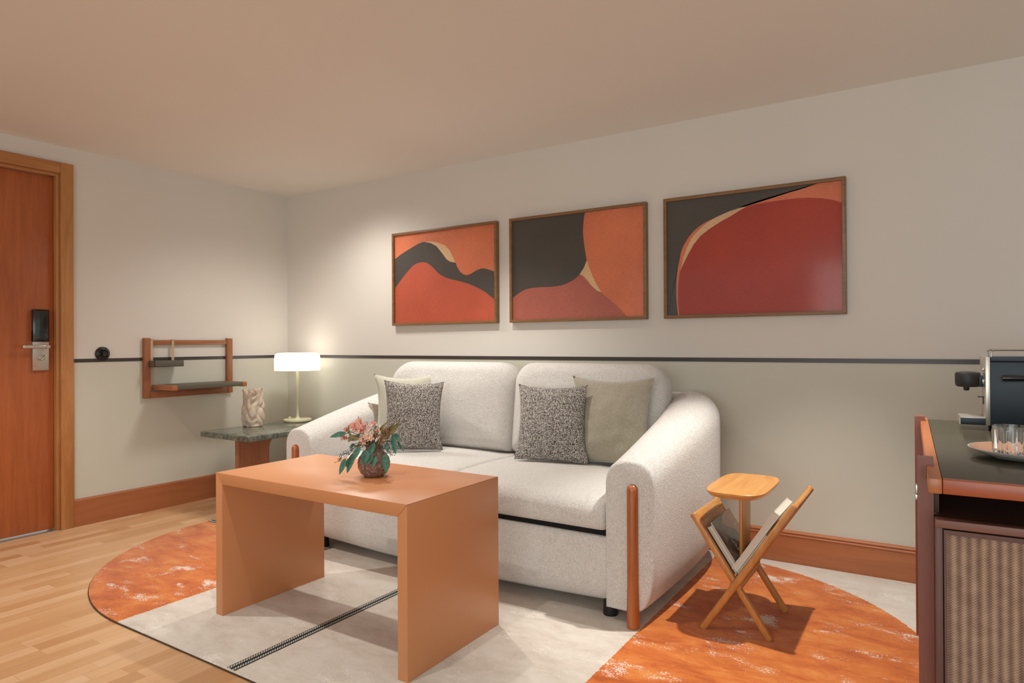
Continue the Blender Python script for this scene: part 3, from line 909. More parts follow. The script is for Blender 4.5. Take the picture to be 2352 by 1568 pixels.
mk('shade_top', lathe([(0.120, 0.5212), (0.0, 0.522)], (LX, LY, LZ), 64, False, False), M_SHADET, lamp)

# ------------------------------------------------------------------ pictures
A_p1_up=[(1.215, 1.739), (1.278, 1.772), (1.368, 1.807), (1.446, 1.834), (1.495, 1.84), (1.553, 1.825), (1.601, 1.8), (1.648, 1.751), (1.689, 1.703), (1.725, 1.683), (1.763, 1.675), (1.78, 1.644), (1.81, 1.606), (1.85, 1.586), (1.889, 1.59), (1.938, 1.61), (1.987, 1.621), (2.034, 1.612), (2.081, 1.595)]
A_p1_lo=[(1.214, 1.529), (1.277, 1.589), (1.345, 1.649), (1.401, 1.687), (1.467, 1.699), (1.521, 1.687), (1.574, 1.65), (1.626, 1.606), (1.698, 1.573), (1.8, 1.547), (1.879, 1.523), (1.957, 1.491), (2.014, 1.461), (2.08, 1.415)]
A_p1_cr=[(1.495, 1.84), (1.554, 1.839), (1.617, 1.823), (1.679, 1.797), (1.715, 1.766), (1.74, 1.724), (1.763, 1.675), (1.725, 1.683), (1.689, 1.703), (1.648, 1.751), (1.601, 1.8), (1.553, 1.825)]
A_p2_r=[(2.744, 1.91), (2.735, 1.867), (2.729, 1.796), (2.735, 1.725), (2.746, 1.653), (2.753, 1.617)]
A_p2_b=[(2.753, 1.617), (2.734, 1.576), (2.706, 1.539), (2.662, 1.506), (2.605, 1.484), (2.53, 1.473), (2.412, 1.474), (2.334, 1.468), (2.281, 1.448), (2.227, 1.417)]
A_p2_o=[(2.753, 1.617), (2.769, 1.574), (2.796, 1.509), (2.819, 1.465), (2.849, 1.422), (2.894, 1.382), (2.939, 1.345), (2.976, 1.31), (3.015, 1.269)]
A_p2_c=[(2.753, 1.617), (2.769, 1.574), (2.796, 1.509), (2.819, 1.465), (2.849, 1.422), (2.818, 1.434), (2.784, 1.464), (2.757, 1.497), (2.733, 1.523), (2.706, 1.539), (2.734, 1.576)]
A_p3_d=[(4.018, 1.911), (3.989, 1.898), (3.938, 1.885), (3.859, 1.875), (3.779, 1.863), (3.685, 1.843), (3.612, 1.822), (3.525, 1.794), (3.453, 1.766), (3.399, 1.729), (3.362, 1.687), (3.337, 1.644), (3.318, 1.59), (3.308, 1.53), (3.301, 1.463), (3.299, 1.395), (3.303, 1.328), (3.309, 1.268)]
A_p3_disk=[(4.128, 1.796), (4.078, 1.818), (4.019, 1.833), (3.948, 1.842), (3.875, 1.844), (3.779, 1.841), (3.68, 1.832), (3.646, 1.816), (3.6, 1.792), (3.542, 1.765), (3.483, 1.733), (3.435, 1.699), (3.398, 1.657), (3.367, 1.605), (3.342, 1.558), (3.323, 1.519), (3.314, 1.462), (3.31, 1.395), (3.311, 1.328), (3.317, 1.268)]
A_p3_c=[(3.68, 1.832), (3.64, 1.828), (3.589, 1.816), (3.519, 1.792), (3.471, 1.767), (3.423, 1.73), (3.386, 1.691), (3.361, 1.645), (3.342, 1.594), (3.323, 1.519), (3.342, 1.558), (3.367, 1.605), (3.398, 1.657), (3.435, 1.699), (3.483, 1.733), (3.542, 1.765), (3.6, 1.792), (3.646, 1.816)]

def art(px0, px1, layers, bg, label):
    z0, z1 = 1.257, 1.922; fr = 0.017; dep = 0.036
    pr = root('framed_picture', ((px0 + px1) / 2, 0, z0), label, 'picture', None)
    outer = [(px0, z0), (px1, z0), (px1, z1), (px0, z1)]
    inner = [(px0 + fr, z0 + fr), (px1 - fr, z0 + fr), (px1 - fr, z1 - fr), (px0 + fr, z1 - fr)]
    V, F = [], []
    loops = [[(x, -0.002, z) for x, z in outer], [(x, -dep, z) for x, z in outer], [(x, -dep, z) for x, z in inner], [(x, -0.020, z) for x, z in inner]]
    mk('frame', bevel(loft(loops, False, False), 0.0012), M_FRAME, pr, auto=30)
    V, F, MI = [], [], []; mats = [bg]
    def add(poly, mat, y):
        if mat not in mats: mats.append(mat)
        n = len(V)
        for x, z in poly:
            V.append((min(max(x, px0 + fr), px1 - fr), y, min(max(z, z0 + fr), z1 - fr)))
        for t in polyfill(poly):
            F.append(tuple(n + i for i in t)); MI.append(mats.index(mat))
    add(inner, bg, -0.0200)
    for k, (poly, mat) in enumerate(layers): add(poly, mat, -0.0203 - 0.0003 * k)
    me = bpy.data.meshes.new('print')
    o_ = Vector(((px0 + px1) / 2, 0, z0))
    me.from_pydata([tuple(Vector(v) - o_) for v in V], [], F)
    bm = bmesh.new(); bm.from_mesh(me)
    for f in bm.faces:
        if f.normal.y > 0: f.normal_flip()
    bm.to_mesh(me); bm.free()
    for m in mats: me.materials.append(m)
    for p, i in zip(me.polygons, MI): p.material_index = i
    o = bpy.data.objects.new('print', me); COL.objects.link(o); o.parent = pr
    return pr
a0, a1 = 1.196, 2.110
up_, lo_ = smoothline(A_p1_up), smoothline(A_p1_lo)
art(a0, a1, [(up_ + [(2.2, 1.2), (1.1, 1.2)], M_PDARK), (lo_ + [(2.2, 1.2), (1.1, 1.2)], M_PRED), (A_p1_cr, M_PBEIGE)], M_PORANGE,
    'leftmost framed abstract print, wavy black band between orange and brick red')
a0, a1 = 2.210, 3.131
r_, b_, o2 = smoothline(A_p2_r), smoothline(A_p2_b), smoothline(A_p2_o)
art(a0, a1, [(r_ + b_[1:] + [(2.2, 1.48), (2.2, 1.95), (r_[0][0], 1.95)], M_PDARK),
             (r_ + o2[1:] + [(o2[-1][0], 1.25), (3.2, 1.25), (3.2, 1.95), (r_[0][0], 1.95)], M_PORANGE),
             (A_p2_c, M_PBEIGE)], M_PBROWN,
    'middle framed abstract print, big charcoal shape with orange curve at right')
a0, a1 = 3.233, 4.143
d_, k_ = smoothline(A_p3_d), smoothline(A_p3_disk)
art(a0, a1, [(d_ + [(d_[-1][0], 1.25), (3.2, 1.25), (3.2, 1.95), (d_[0][0], 1.95)], M_PDARK),
             (k_ + [(k_[-1][0], 1.25), (4.2, 1.25), (4.2, k_[0][1])], M_PDEEP),
             (A_p3_c, M_PBEIGE)], M_PORANGE,
    'rightmost framed abstract print, large deep red disk under thin orange arc')

# ------------------------------------------------------------------ stoneware vase and bouquet
VX, VY, VZ = 2.607, -1.652, 0.595
prof = [(0.030, 0.0), (0.036, 0.001), (0.052, 0.014), (0.0625, 0.036), (0.0645, 0.055), (0.060, 0.075), (0.047, 0.092), (0.036, 0.101), (0.031, 0.108), (0.031, 0.115), (0.034, 0.120), (0.0355, 0.1215), (0.033, 0.123), (0.028, 0.119), (0.026, 0.108), (0.030, 0.098)]
tag(mk('stoneware_vase', lathe(prof, (VX, VY, VZ), 56), M_POT, origin=(VX, VY, VZ)), 'squat mottled brown stoneware vase holding flowers on the coffee table', 'vase')
bq = root('bouquet', (VX, VY, VZ + 0.10), 'small bouquet of salmon alstroemeria blossoms and eucalyptus in the brown vase', 'flowers')
rnd = random.Random(4)
RX = Vector((math.cos(YAW), math.sin(YAW), 0)); RY = Vector((-math.sin(YAW), math.cos(YAW), 0))   # across / away
def Bp(X, Y, dep=0.0):
    return Vector((VX, VY, VZ)) + RX * ((X - 915) * 0.0002) + RY * dep + Vector((0, 0, (1360 - Y) * 0.0002))
def leaf(base, tip, wd, curl=0.2, twist=0.0, nrm=None, pts=10, tipsharp=1.0):
    base, tip = Vector(base), Vector(tip); ax = tip - base; L = ax.length; t = ax.normalized()
    n0 = nrm if nrm is not None else -RY
    n0 = Vector(n0); side = t.cross(n0).normalized(); n0 = side.cross(t).normalized()
    side, n0 = side * math.cos(twist) + n0 * math.sin(twist), n0 * math.cos(twist) - side * math.sin(twist)
    V, F = [], []
    for i in range(pts + 1):
        s = i / pts
        w_ = wd / 2 * (math.sin(math.pi * min(1, s ** 0.75)) ** 0.8 if 0 < s < 1 else 0.0) + 0.0004
        c = base + ax * s + n0 * (curl * L * math.sin(math.pi * s) * 0.5)
        for q in (-1, -0.5, 0, 0.5, 1):
            V.append(tuple(c + side * w_ * q + n0 * (abs(q) * w_ * 0.35)))
    for i in range(pts):
        for q in range(4):
            a = i * 5 + q
            F.append((a, a + 1, a + 6, a + 5))
    n = len(V)
    V2 = [tuple(Vector(v) - n0 * 0.0006) for v in V]
    F2 = [tuple(reversed([k + n for k in f])) for f in F]
    rim = []
    for i in range(pts): rim += [(i*5, (i+1)*5, n+(i+1)*5, n+i*5), (i*5+4, n+i*5+4, n+(i+1)*5+4, (i+1)*5+4)]
    return V + V2, F + F2 + rim
mouth = Vector((VX, VY, VZ + 0.112))
def stem_to(p, name='stem'):
    p = Vector(p); mid = (mouth + p) / 2 + Vector((0, 0, 0.012))
    off = Vector((rnd.uniform(-.01, .01), rnd.uniform(-.01, .01), 0))
    return mk(name, tube([mouth + off + Vector((0, 0, -0.02)), mouth + off + Vector((0, 0, 0.008)), mid, p], 0.0012, 6), M_STEM, bq)
LV = [((410, 480), (95, 552), 22, -.03, .25), ((400, 970), (290, 1282), 26, -.04, -.1), ((575, 850), (455, 1242), 27, -.05, -.15), ((500, 960), (415, 1135), 20, -.035, .0),
      ((560, 700), (480, 790), 15, -.02, .3), ((985, 650), (895, 895), 26, -.062, -.1), ((960, 880), (870, 1066), 18, -.068, -.1), ((1030, 915), (985, 1112), 16, -.066, .1),
      ((830, 780), (800, 1060), 34, -.070, .15), ((1185, 880), (1225, 1250), 29, -.05, -.1), ((1195, 670), (1225, 860), 20, -.02, .2), ((1310, 520), (1380, 905), 25, -.02, -.15),
      ((1330, 515), (1450, 680), 22, .0, .2), ((1390, 700), (1520, 875), 6, .01, .0), ((1395, 690), (1460, 840), 7, .01, .1), ((700, 720), (600, 980), 24, -.055, .1), ((1120, 640), (1240, 520), 14, .02, .1),
      ((640, 300), (610, 150), 3, .0, 0)]
for (b0, t0, wd, dep, cu) in LV:
    B, T = Bp(*b0, dep), Bp(*t0, dep - 0.012)
    mk('eucalyptus_leaf', leaf(B, T, wd * 0.001 * 0.92, cu, rnd.uniform(-.5, .5)), M_EUC, bq, auto=80)
    j = Bp((b0[0] + 915) / 2, min(b0[1], 700) - 30, dep * 0.5)
    mk('stem', tube([mouth + Vector((rnd.uniform(-.012, .012), rnd.uniform(-.012, .012), -0.02)), mouth + Vector((0, 0, 0.01)) + RX * (b0[0] - 915) * 0.00005 + RY * dep * .3, j, B], 0.0011, 6), M_STEM, bq)
OL = [((500, 560), (445, 330), 17, -.02), ((560, 520), (450, 655), 22, -.03), ((640, 560), (520, 620), 20, -.035), ((600, 560), (700, 480), 12, -.03), ((1120, 600), (1080, 400), 24, .0), ((1010, 470), (1200, 270), 9, .01),
      ((1200, 500), (1445, 262), 16, .0), ((1220, 520), (1440, 330), 15, -.01), ((1230, 530), (1410, 400), 15, -.015), ((1180, 480), (1330, 300), 14, .01), ((700, 760), (560, 900), 20, -.045), ((740, 620), (620, 560), 10, -.03),
      ((780, 600), (560, 540), 8, -.045), ((700, 700), (560, 720), 14, -.04)]
for (b0, t0, wd, dep) in OL:
    B, T = Bp(*b0, dep), Bp(*t0, dep - 0.008)
    mk('bract', leaf(B, T, wd * 0.001, 0.2, rnd.uniform(-.7, .7)), M_OLIVE, bq, auto=80)
    stem_to(B)
def blossom(c, size, mat, name, face):
    face = Vector(face).normalized()
    s1 = face.cross(Vector((0, 0, 1))).normalized(); s2 = s1.cross(face)
    ds = []
    for k in range(6):
        a = 2 * math.pi * k / 6 + rnd.uniform(-.2, .2)
        out = s1 * math.cos(a) + s2 * math.sin(a)
        tip = Vector(c) + face * size * (0.55 if k % 2 else 0.75) + out * size * rnd.uniform(.55, .8)
        ds.append(leaf(Vector(c), tip, size * 0.75, 0.55, rnd.uniform(-.3, .3), nrm=-(out * 0.8 - face * 0.4), pts=8))
    return mk(name, join(*ds), mat, bq, auto=80)
BL = [((510, 350), .020, M_PINK, -.02), ((640, 280), .022, M_PINK, -.005), ((600, 390), .020, M_PINK, -.035), ((745, 370), .022, M_PINK, -.03), ((735, 440), .019, M_PINK, -.04), ((650, 330), .018, M_PINK, -.035),
      ((385, 430), .016, M_PINK, -.005), ((340, 580), .016, M_PINK, -.02), ((395, 585), .013, M_PINK, -.02), ((890, 330), .018, M_PINK, .0), ((860, 400), .020, M_PALE, -.02), ((840, 480), .020, M_PALE, -.04), ((900, 500), .018, M_PALE, -.03),
      ((900, 580), .019, M_PEACH, -.05), ((780, 640), .018, M_PEACH, -.045), ((990, 470), .014, M_PEACH, .0), ((1000, 380), .012, M_PALE, .01), ((560, 330), .018, M_PINK, -.03), ((690, 400), .018, M_PINK, -.045), ((800, 420), .016, M_PALE, -.035), ((870, 540), .018, M_PALE, -.045), ((820, 560), .016, M_PEACH, -.05), ((450, 500), .014, M_PALE, -.02), ((720, 600), .014, M_PEACH, -.05), ((950, 340), .013, M_PALE, .0)]
for (p, sz, mt, dep) in BL:
    c = Bp(p[0], p[1], dep) 
    f = (c - (mouth + Vector((0, 0, -0.02)))).normalized() * 0.8 - RY * 0.7
    blossom(c - f.normalized() * sz * 0.4, sz * 1.25, mt, 'blossom', f); stem_to(c - f.normalized() * sz * 0.4)
def sphere(c, r, n=6):
    pr = [(r * math.sin(math.pi * k / n), -r * math.cos(math.pi * k / n)) for k in range(1, n)]
    return lathe(pr, c, 8)
def sprig(pts, mat, r, cnt, spread, name='berry_sprig'):
    P = [Vector(p) for p in pts]; ds = [tube(P, 0.0009, 5)]
    for k in range(cnt):
        s = rnd.uniform(0.2, 1) * (len(P) - 1); i = min(int(s), len(P) - 2); c = P[i].lerp(P[i + 1], s - i)
        e = c + Vector((rnd.uniform(-1, 1), rnd.uniform(-1, 1), rnd.uniform(-.8, 1))) * spread
        ds += [tube([c, e], 0.0006, 4), sphere(e, r * rnd.uniform(.8, 1.2))]
    return mk(name, join(*ds), mat, bq, auto=60)
sprig([mouth, Bp(640, 700, -.02), Bp(470, 840, -.025), Bp(330, 900, -.03), Bp(270, 1040, -.03)], M_BERRY, 0.0019, 46, 0.013)
sprig([mouth, Bp(1100, 740, -.01), Bp(1220, 850, -.015), Bp(1310, 940, -.02)], M_BERRY, 0.0019, 30, 0.012)
sprig([mouth, Bp(1080, 760, -.02), Bp(1150, 850, -.02)], M_BERRY, 0.0015, 10, 0.010)
sprig([mouth, Bp(1060, 600, -.02), Bp(1150, 480, -.02), Bp(1240, 390, -.02)], M_BROWNB, 0.0026, 60, 0.016, 'dried_blossom_sprig')
sprig([mouth, Bp(1060, 660, -.04), Bp(1200, 560, -.04)], M_BROWNB, 0.0026, 46, 0.018, 'dried_blossom_sprig')
sprig([mouth, Bp(960, 560, -.03), Bp(990, 470, -.03)], M_BROWNB, 0.0024, 26, 0.014, 'dried_blossom_sprig')
sprig([mouth, Bp(800, 680, -.05), Bp(720, 660, -.05)], M_BROWNB, 0.0022, 18, 0.012, 'dried_blossom_sprig')

# ------------------------------------------------------------------ magazine rack table
mr = root('magazine_table', (3.85, -0.83, 0.010), 'honey teak side table with crossed legs and magazine rack beside the sofa arm', 'side table')
mk('tabletop', (lambda: (lambda L: loft([[(x, y, 0.529) for x, y in superloop(3.850, -0.838, 0.092, 0.190, 3.6, 48)],
                                         [(x, y, 0.533) for x, y in superloop(3.850, -0.838, 0.104, 0.203, 3.8, 48)],
                                         [(x, y, 0.546) for x, y in superloop(3.850, -0.838, 0.113, 0.214, 4.0, 48)],
                                         [(x, y, 0.553) for x, y in superloop(3.850, -0.838, 0.114, 0.215, 4.0, 48)],
                                         [(x, y, 0.555) for x, y in superloop(3.850, -0.838, 0.112, 0.213, 4.0, 48)]]))(0))(), M_TEAK, mr, auto=30)
mk('post', bevel(box(3.846, 3.859, -0.905, -0.765, 0.195, 0.530), 0.004), M_TEAKZ, mr)
crossp = Vector((3.8535, 0, 0.196))
dL = Vector((-0.5515, 0, 0.8342)); nL = Vector((0.8342, 0, 0.5515))     # left panel: up-left; normal towards the books
dR = Vector((0.5485, 0, 0.8361)); nR = Vector((-0.8361, 0, 0.5485))
def bar(p0, p1, n, w_n, w_y, ry=0.006):
    """rounded bar from p0 to p1, cross-section in n and y"""
    p0, p1, n = Vector(p0), Vector(p1), Vector(n); y = Vector((0, 1, 0))
    sec = superloop(0, 0, w_n / 2, w_y / 2, 2.8, 20)
    t = (p1 - p0).normalized(); L = (p1 - p0).length
    loops = []
    for s, k in ((0, .80), (0.003, .95), (0.008, 1), (L - 0.008, 1), (L - 0.003, .92), (L, .7)):
        loops.append([p0 + t * s + n * a * k + y * b * k for a, b in sec])
    return loft(loops)
WN, WY = 0.027, 0.023
for yy in (-0.985, -0.675):
    top = crossp + dL * 0.300; foot = crossp - dL * (0.186 / 0.8342)
    mk('leg', bar((foot.x, yy, foot.z), (top.x, yy, top.z), nL, WN, WY), M_TEAKZ, mr)
for yy in (-1.010, -0.650):
    top = crossp + dR * 0.400; foot = crossp - dR * (0.186 / 0.8361)
    mk('leg', bar((foot.x, yy, foot.z), (top.x, yy, top.z), nR, WN, WY), M_TEAKZ, mr)
def plate(d, n, s0, s1, y0, y1, t0, t1, b=0.0):
    """board in a tilted plane: s along d, thickness t along n"""
    V = [];
    for t_ in (t0, t1):
        for s, y in ((s0, y0), (s1, y0), (s1, y1), (s0, y1)):
            p = crossp + d * s + n * t_; V.append((p.x, y, p.z))
    F = [(0, 1, 2, 3), (7, 6, 5, 4), (0, 4, 5, 1), (1, 5, 6, 2), (2, 6, 7, 3), (3, 7, 4, 0)]
    dd = (V, F)
    return bevel(dd, b) if b else dd
mk('rack_rail', plate(dL, nL, 0.258, 0.298, -0.985, -0.675, -0.009, 0.009, 0.006), M_TEAK, mr)
mk('rack_rail', plate(dR, nR, 0.355, 0.397, -1.000, -0.660, -0.009, 0.009, 0.006), M_TEAK, mr)
mk('cane_panel', plate(dL, nL, 0.03, 0.260, -0.974, -0.686, -0.003, 0.003), M_WEB, mr, smooth=False)
mk('cane_panel', plate(dR, nR, 0.03, 0.357, -0.999, -0.661, -0.003, 0.003), M_WEB, mr, smooth=False)
mk('crossbar', bevel(box(3.832, 3.874, -1.00, -0.66, 0.176, 0.202), 0.005), M_TEAK, mr)

# books and magazines in the rack
def book(name, d, n, s0, s1, y0, y1, t0, t1, cover, pages, label, cat, spine=None):
    base = crossp + d * s0 + n * t0
    r_ = root(name, (base.x, (y0 + y1) / 2, base.z), label, cat)
    ct_ = min(0.0016, (t1 - t0) * 0.12)
    mk('cover', join(plate(d, n, s0, s1, y0, y1, t0, t0 + ct_), plate(d, n, s0, s1, y0, y1, t1 - ct_, t1), plate(d, n, s0, s0 + ct_, y0, y1, t0, t1)), cover, r_, smooth=False)
    mk('pages', plate(d, n, s0 + 0.003, s1 - 0.002, y0 + 0.002, y1 - 0.002, t0 + ct_, t1 - ct_), pages, r_, smooth=False)
    return r_
book('book', dL, nL, 0.024, 0.228, -0.972, -0.73, 0.014, 0.022, M_SPINEB, M_PAPER, 'thin brown patterned book at the back of the left rack side, behind the fashion magazine', 'book')
book('book', dL, nL, 0.022, 0.226, -0.974, -0.72, 0.0225, 0.036, M_PAPER, M_PAPER, 'thick plain paperback directly under the fashion magazine on the left rack side', 'book')
mg = book('magazine', dL, nL, 0.020, 0.238, -0.976, -0.715, 0.0365, 0.043, M_COVER, M_PAPER, 'glossy dark grey fashion magazine showing its cover in the left rack side', 'magazine')
def on_cover(poly, lift=0.0004):
    """poly in cover coordinates: u along y (0 near..1 far), v along the slope (0 bottom..1 top)"""
    V = []
    for u, v in poly:
        p = crossp + dL * (0.020 + 0.218 * v) + nL * (0.043 + lift)
        V.append((p.x, -0.976 + 0.261 * u, p.z))
    F = [tuple(t) for t in polyfill(poly)]
    return V, F
mk('cover_photo', join(on_cover([(0.62, 1.0), (0.95, 1.0), (1.0, 0.80), (1.0, 0.30), (0.86, 0.12), (0.70, 0.10), (0.72, 0.22), (0.80, 0.36), (0.74, 0.55), (0.66, 0.66), (0.42, 0.80), (0.42, 0.92)]),), M_SKIN, mg, smooth=False)
mk('cover_bag', join(on_cover([(0.34, 0.10), (0.52, 0.10), (0.56, 0.26), (0.44, 0.30), (0.36, 0.22)], 0.0006)), M_COPPER, mg, smooth=False)
# masthead and cover lines run down the slope, turned a quarter, as in the photograph
def text_down(txt, size, u, v, name, mat, spacing=1.0):
    cu = bpy.data.curves.new(name, 'FONT'); cu.body = txt; cu.size = size; cu.space_character = spacing; cu.extrude = 0.0002
    to = bpy.data.objects.new('tmp_text', cu); COL.objects.link(to)
    dg = bpy.context.evaluated_depsgraph_get(); me = bpy.data.meshes.new_from_object(to.evaluated_get(dg))
    bpy.data.objects.remove(to, do_unlink=True)
    p0 = crossp + dL * (0.020 + 0.218 * v) + nL * 0.0436
    V = [tuple(Vector((p0.x, -0.976 + 0.261 * u, p0.z)) - dL * w_.co.x + Vector((0, 1, 0)) * w_.co.y + nL * w_.co.z) for w_ in me.vertices]
    F = [tuple(p.vertices) for p in me.polygons]
    o = mk(name, (V, F), mat, mg, smooth=False)
    bpy.data.meshes.remove(me)
    return o
for ch, vv in (('L', .93), ('L', .74), ('E', .55), ('L', .36)):
    text_down(ch, 0.055, 0.80, vv, 'masthead_letter', M_INK)
text_down('COUTURE', 0.028, 0.34, 0.92, 'cover_line', M_INK)
for k in range(4):
    mk('cover_line', on_cover([(0.29 - 0.055 * k, 0.90 - 0.03 * k), (0.30 - 0.055 * k, 0.90 - 0.03 * k), (0.30 - 0.055 * k, 0.62 - 0.02 * k), (0.29 - 0.055 * k, 0.62 - 0.02 * k)], 0.0005), M_INK, mg, smooth=False)
bk = book('booklet', dL, nL, 0.026, 0.075, -0.984, -0.86, 0.0440, 0.058, M_FOOT, M_PAPER, 'small thick booklet lying at the foot of the fashion magazine', 'book')
wb = book('book', dR, nR, 0.045, 0.330, -0.998, -0.74, 0.022, 0.046, M_SPINEW, M_PAPER, 'thick white book leaning on the right rack side', 'book')
book('magazine', dR, nR, 0.040, 0.236, -0.996, -0.74, 0.0145, 0.021, plain('grey magazine cover', rgb(168, 152, 136), 0.5), M_PAPER, 'thin grey magazine between the white book and the right rack side', 'magazine')

# ------------------------------------------------------------------ minibar counter (slightly turned to the room)
SBR = R(1.6)
sb = root('bar_cabinet', (4.512, -1.837, 0.0), 'reddish wooden bar cabinet with dark counter and woven cane end panel', 'cabinet', None, SBR)
CZ = 0.82; UW = 0.62
mk('countertop', box(0.0, UW, 0.0, 1.29, CZ - 0.025, CZ, 0.001), M_COUNTER, sb)
mk('front_edge', box(0.0, UW, -0.022, 0.0, CZ - 0.031, CZ + 0.001, 0.002), M_SBTRIM, sb)
mk('side_rail', box(-0.0265, -0.001, -0.024, 1.34, CZ - 0.031, CZ + 0.002, 0.002), M_SBRAIL, sb)
def post(v0, v1):
    poly = [(-0.045, 0.0), (-0.0125, 0.0), (-0.0125, CZ - 0.031), (-0.0275, CZ - 0.031), (-0.0275, CZ + 0.002), (-0.0118, CZ + 0.002), (-0.0118, CZ + 0.019), (-0.045, CZ + 0.019)]
    V, F = [], []; n = len(poly)
    for y in (v0, v1): V += [(p[0], y, p[1]) for p in poly]
    tr_ = polyfill(poly)
    F += [tuple(t) for t in tr_] + [tuple(i + n for i in reversed(t)) for t in tr_]
    for i in range(n): F.append((i, (i + 1) % n, n + (i + 1) % n, n + i))
    return V, F
mk('post', post(0.150, 0.190), M_SBRED, sb, smooth=False)
mk('post', post(1.195, 1.235), M_SBRED, sb, smooth=False)
mk('hinge', join(box(-0.0495, -0.0450, 0.150, 0.172, 0.750, 0.772, 0.001), box(-0.0505, -0.0450, 0.150, 0.172, 0.736, 0.749, 0.001)), M_STEEL, sb)
mk('cabinet_body', join(box(-0.012, UW, 0.075, 1.25, 0.03, 0.700), box(-0.012, 0.0, 0.20, 1.25, 0.700, 0.795), box(0.0, UW, 0.60, 0.62, 0.700, 0.795)), M_SBDARK, sb, smooth=False)
mk('top_rail', box(-0.012, UW, 0.050, 0.080, 0.698, 0.716, 0.001), wood('plum brown rail', rgb(118, 76, 64), rgb(134, 88, 74), 'x', .8, .45), sb)
mk('stile', box(-0.012, 0.002, 0.055, 0.080, 0.03, 0.697, 0.001), wood('plum brown stile', rgb(92, 58, 50), rgb(106, 68, 58), 'z', .8, .45), sb)
dr = mk('cane_door', join(box(0.004, 0.009, 0.052, 0.075, 0.035, 0.694), box(0.009, UW, 0.052, 0.075, 0.684, 0.694), box(0.009, UW, 0.052, 0.075, 0.035, 0.05)), bpy.data.materials['plum brown stile'], sb, smooth=False)
mk('cane_weave', box(0.009, UW, 0.058, 0.070, 0.05, 0.684), M_CANE, dr, smooth=False)
def SB(u, v, z):
    c, s = math.cos(SBR), math.sin(SBR)
    return Vector((4.512 + u * c - v * s, -1.837 + u * s + v * c, z))

# ------------------------------------------------------------------ espresso machine
MU, MV = 0.171, 0.985
b0 = SB(MU, MV, CZ)
em = root('espresso_machine', tuple(b0), 'dark teal espresso machine with chrome cup rail standing on the bar counter', 'coffee machine', None, SBR)
# local frame: u right from the front plate corner, v away, z up
mk('housing', box(0.0, 0.34, 0.0, 0.205, 0.018, 0.232, 0.002), M_NAVY, em)
mk('lid', box(0.001, 0.34, -0.001, 0.206, 0.233, 0.248, 0.002), M_NAVY, em)
fp = mk('front_plate', box(-0.013, 0.0, 0.001, 0.204, 0.018, 0.249, 0.001), M_STEEL, em)
for zz in (0.165, 0.205):
    mk('screw', lathe([(0.007, 0), (0.007, 0.004), (0.004, 0.006)], (-0.019, 0.035, zz), 16, axis='x'), M_CHROME, fp)
dt = mk('drip_tray', box(-0.083, -0.002, 0.006, 0.150, 0.018, 0.040, 0.001), M_NAVY, em)
mk('tray_front', box(-0.085, -0.0835, 0.006, 0.150, 0.018, 0.040), M_STEEL, em, smooth=False)
grid = [box(-0.083, -0.003, 0.008 + 0.0142 * k, 0.016 + 0.0142 * k, 0.040, 0.0425, 0.0005) for k in range(10)]
mk('tray_grille', join(*grid, box(-0.046, -0.040, 0.008, 0.144, 0.040, 0.042)), M_STEEL, dt)
gh = mk('group_head', lathe([(0.030, 0.142), (0.036, 0.146), (0.038, 0.155), (0.038, 0.185), (0.035, 0.192), (0.02, 0.195), (0.0, 0.196)], (-0.056, 0.10, 0.0), 40, True, False), M_BLACKM, em)
mk('spout', lathe([(0.007, 0.128), (0.009, 0.134), (0.009, 0.143)], (-0.060, 0.10, 0.0), 16), M_BLACKM, gh)
mk('portafilter_neck', box(-0.030, -0.012, 0.080, 0.120, 0.143, 0.182, 0.003), M_NAVY, em)
mk('cup_hook', join(box(-0.030, -0.013, 0.060, 0.075, 0.108, 0.111), box(-0.0155, -0.013, 0.060, 0.075, 0.085, 0.111)), M_BLACKM, em, smooth=False)
def railp(v):
    return tube([(0.006, v, 0.246), (0.006, v, 0.262), (0.008, v, 0.268), (0.014, v, 0.271), (0.20, v, 0.271), (0.33, v, 0.271)], 0.0028, 10)
mk('cup_rail', railp(0.030), M_CHROME, em); mk('cup_rail', railp(0.160), M_CHROME, em)
mk('side_handle', lathe([(0.0085, 0.0), (0.0105, 0.002), (0.0105, 0.008), (0.0088, 0.065), (0.0080, 0.068)], (0.028, -0.035, 0.180), 20, axis='x'), M_BLACKG, em)
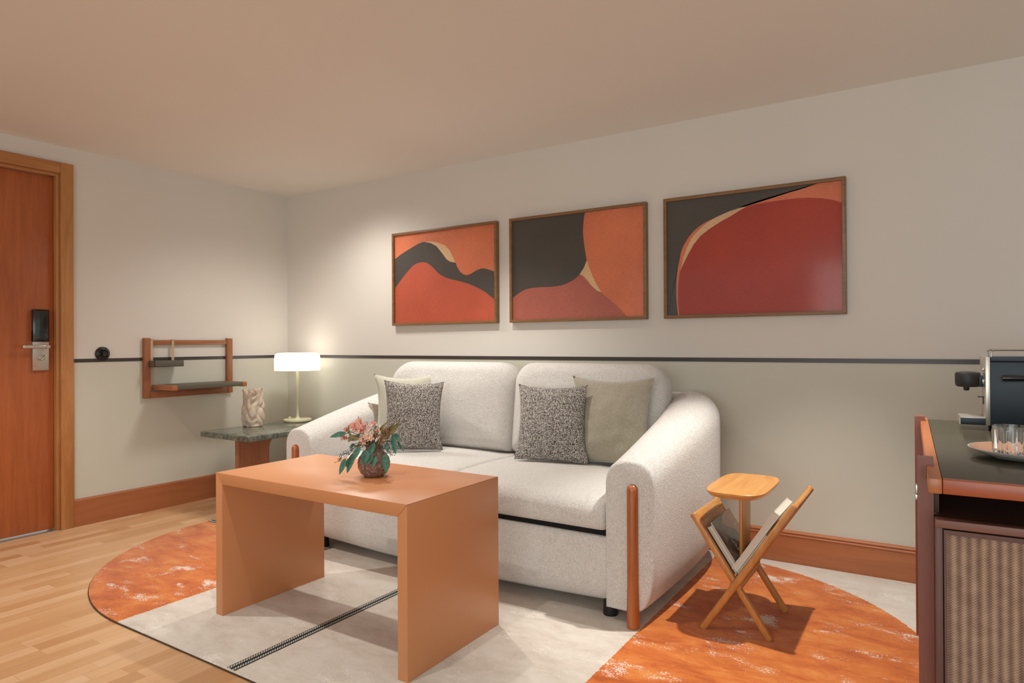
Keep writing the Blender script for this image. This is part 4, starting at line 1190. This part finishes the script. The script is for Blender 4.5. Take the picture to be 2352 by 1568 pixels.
mk('handle_rod', tube([(0.095, -0.035, 0.180), (0.20, -0.035, 0.179), (0.215, -0.02, 0.178), (0.22, 0.004, 0.178)], 0.0048, 10), M_CHROME, em)
for u in (0.02, 0.31):
    for v in (0.02, 0.18):
        mk('rubber_foot', lathe([(0.012, 0.0), (0.012, 0.018)], (u, v, 0), 16), M_FOOT, em)

# ------------------------------------------------------------------ plate and glasses
PX, PY = 4.705, -1.450
pl = lathe([(0.060, 0.0), (0.075, 0.002), (0.115, 0.014), (0.133, 0.024), (0.134, 0.026), (0.130, 0.026)], (PX, PY, CZ), 72, True, False)
plt = root('serving_plate', (PX, PY, CZ), 'shallow peach plate with brown wavy stripes under the glasses on the counter', 'plate')
mk('plate_body', pl, M_PLATEW, plt)
mk('striped_well', lathe([(0.1305, 0.0262), (0.113, 0.0175), (0.075, 0.0062), (0.0, 0.0045)], (PX, PY, CZ), 72, False, False), M_PLATE, plt)
def tumbler(name, c, r, h, label, flutes=14):
    loops = []; N = flutes * 6
    def lp(rr, z, fl):
        return [(c[0] + (rr + fl * 0.0012 * math.cos(flutes * 2 * math.pi * i / N)) * math.cos(2 * math.pi * i / N), c[1] + (rr + fl * 0.0012 * math.cos(flutes * 2 * math.pi * i / N)) * math.sin(2 * math.pi * i / N), c[2] + z) for i in range(N)]
    for rr, z, fl in ((r * .90, 0, 0), (r * .95, 0.002, 1), (r * .97, h * .3, 1), (r, h * .85, 1), (r, h * .93, 0), (r, h, 0), (r - .0022, h, 0), (r - .0024, h * .9, 0), (r * .97 - .0035, h * .35, 0), (r * .9, h * .16, 0), (r * .8, h * .13, 0)):
        loops.append(lp(rr, z, fl))
    o = mk(name, loft(loops), M_GLASS, origin=c, auto=60)
    return tag(o, label, 'glass', 'glasses on the striped plate')
tumbler('drinking_glass', (4.662, -1.500, CZ + 0.0065), 0.041, 0.082, 'low cut glass tumbler standing upright at the left of the plate')
tumbler('drinking_glass', (4.735, -1.400, CZ + 0.0065), 0.030, 0.150, 'tall narrow clear glass behind the low tumbler on the plate', 12)
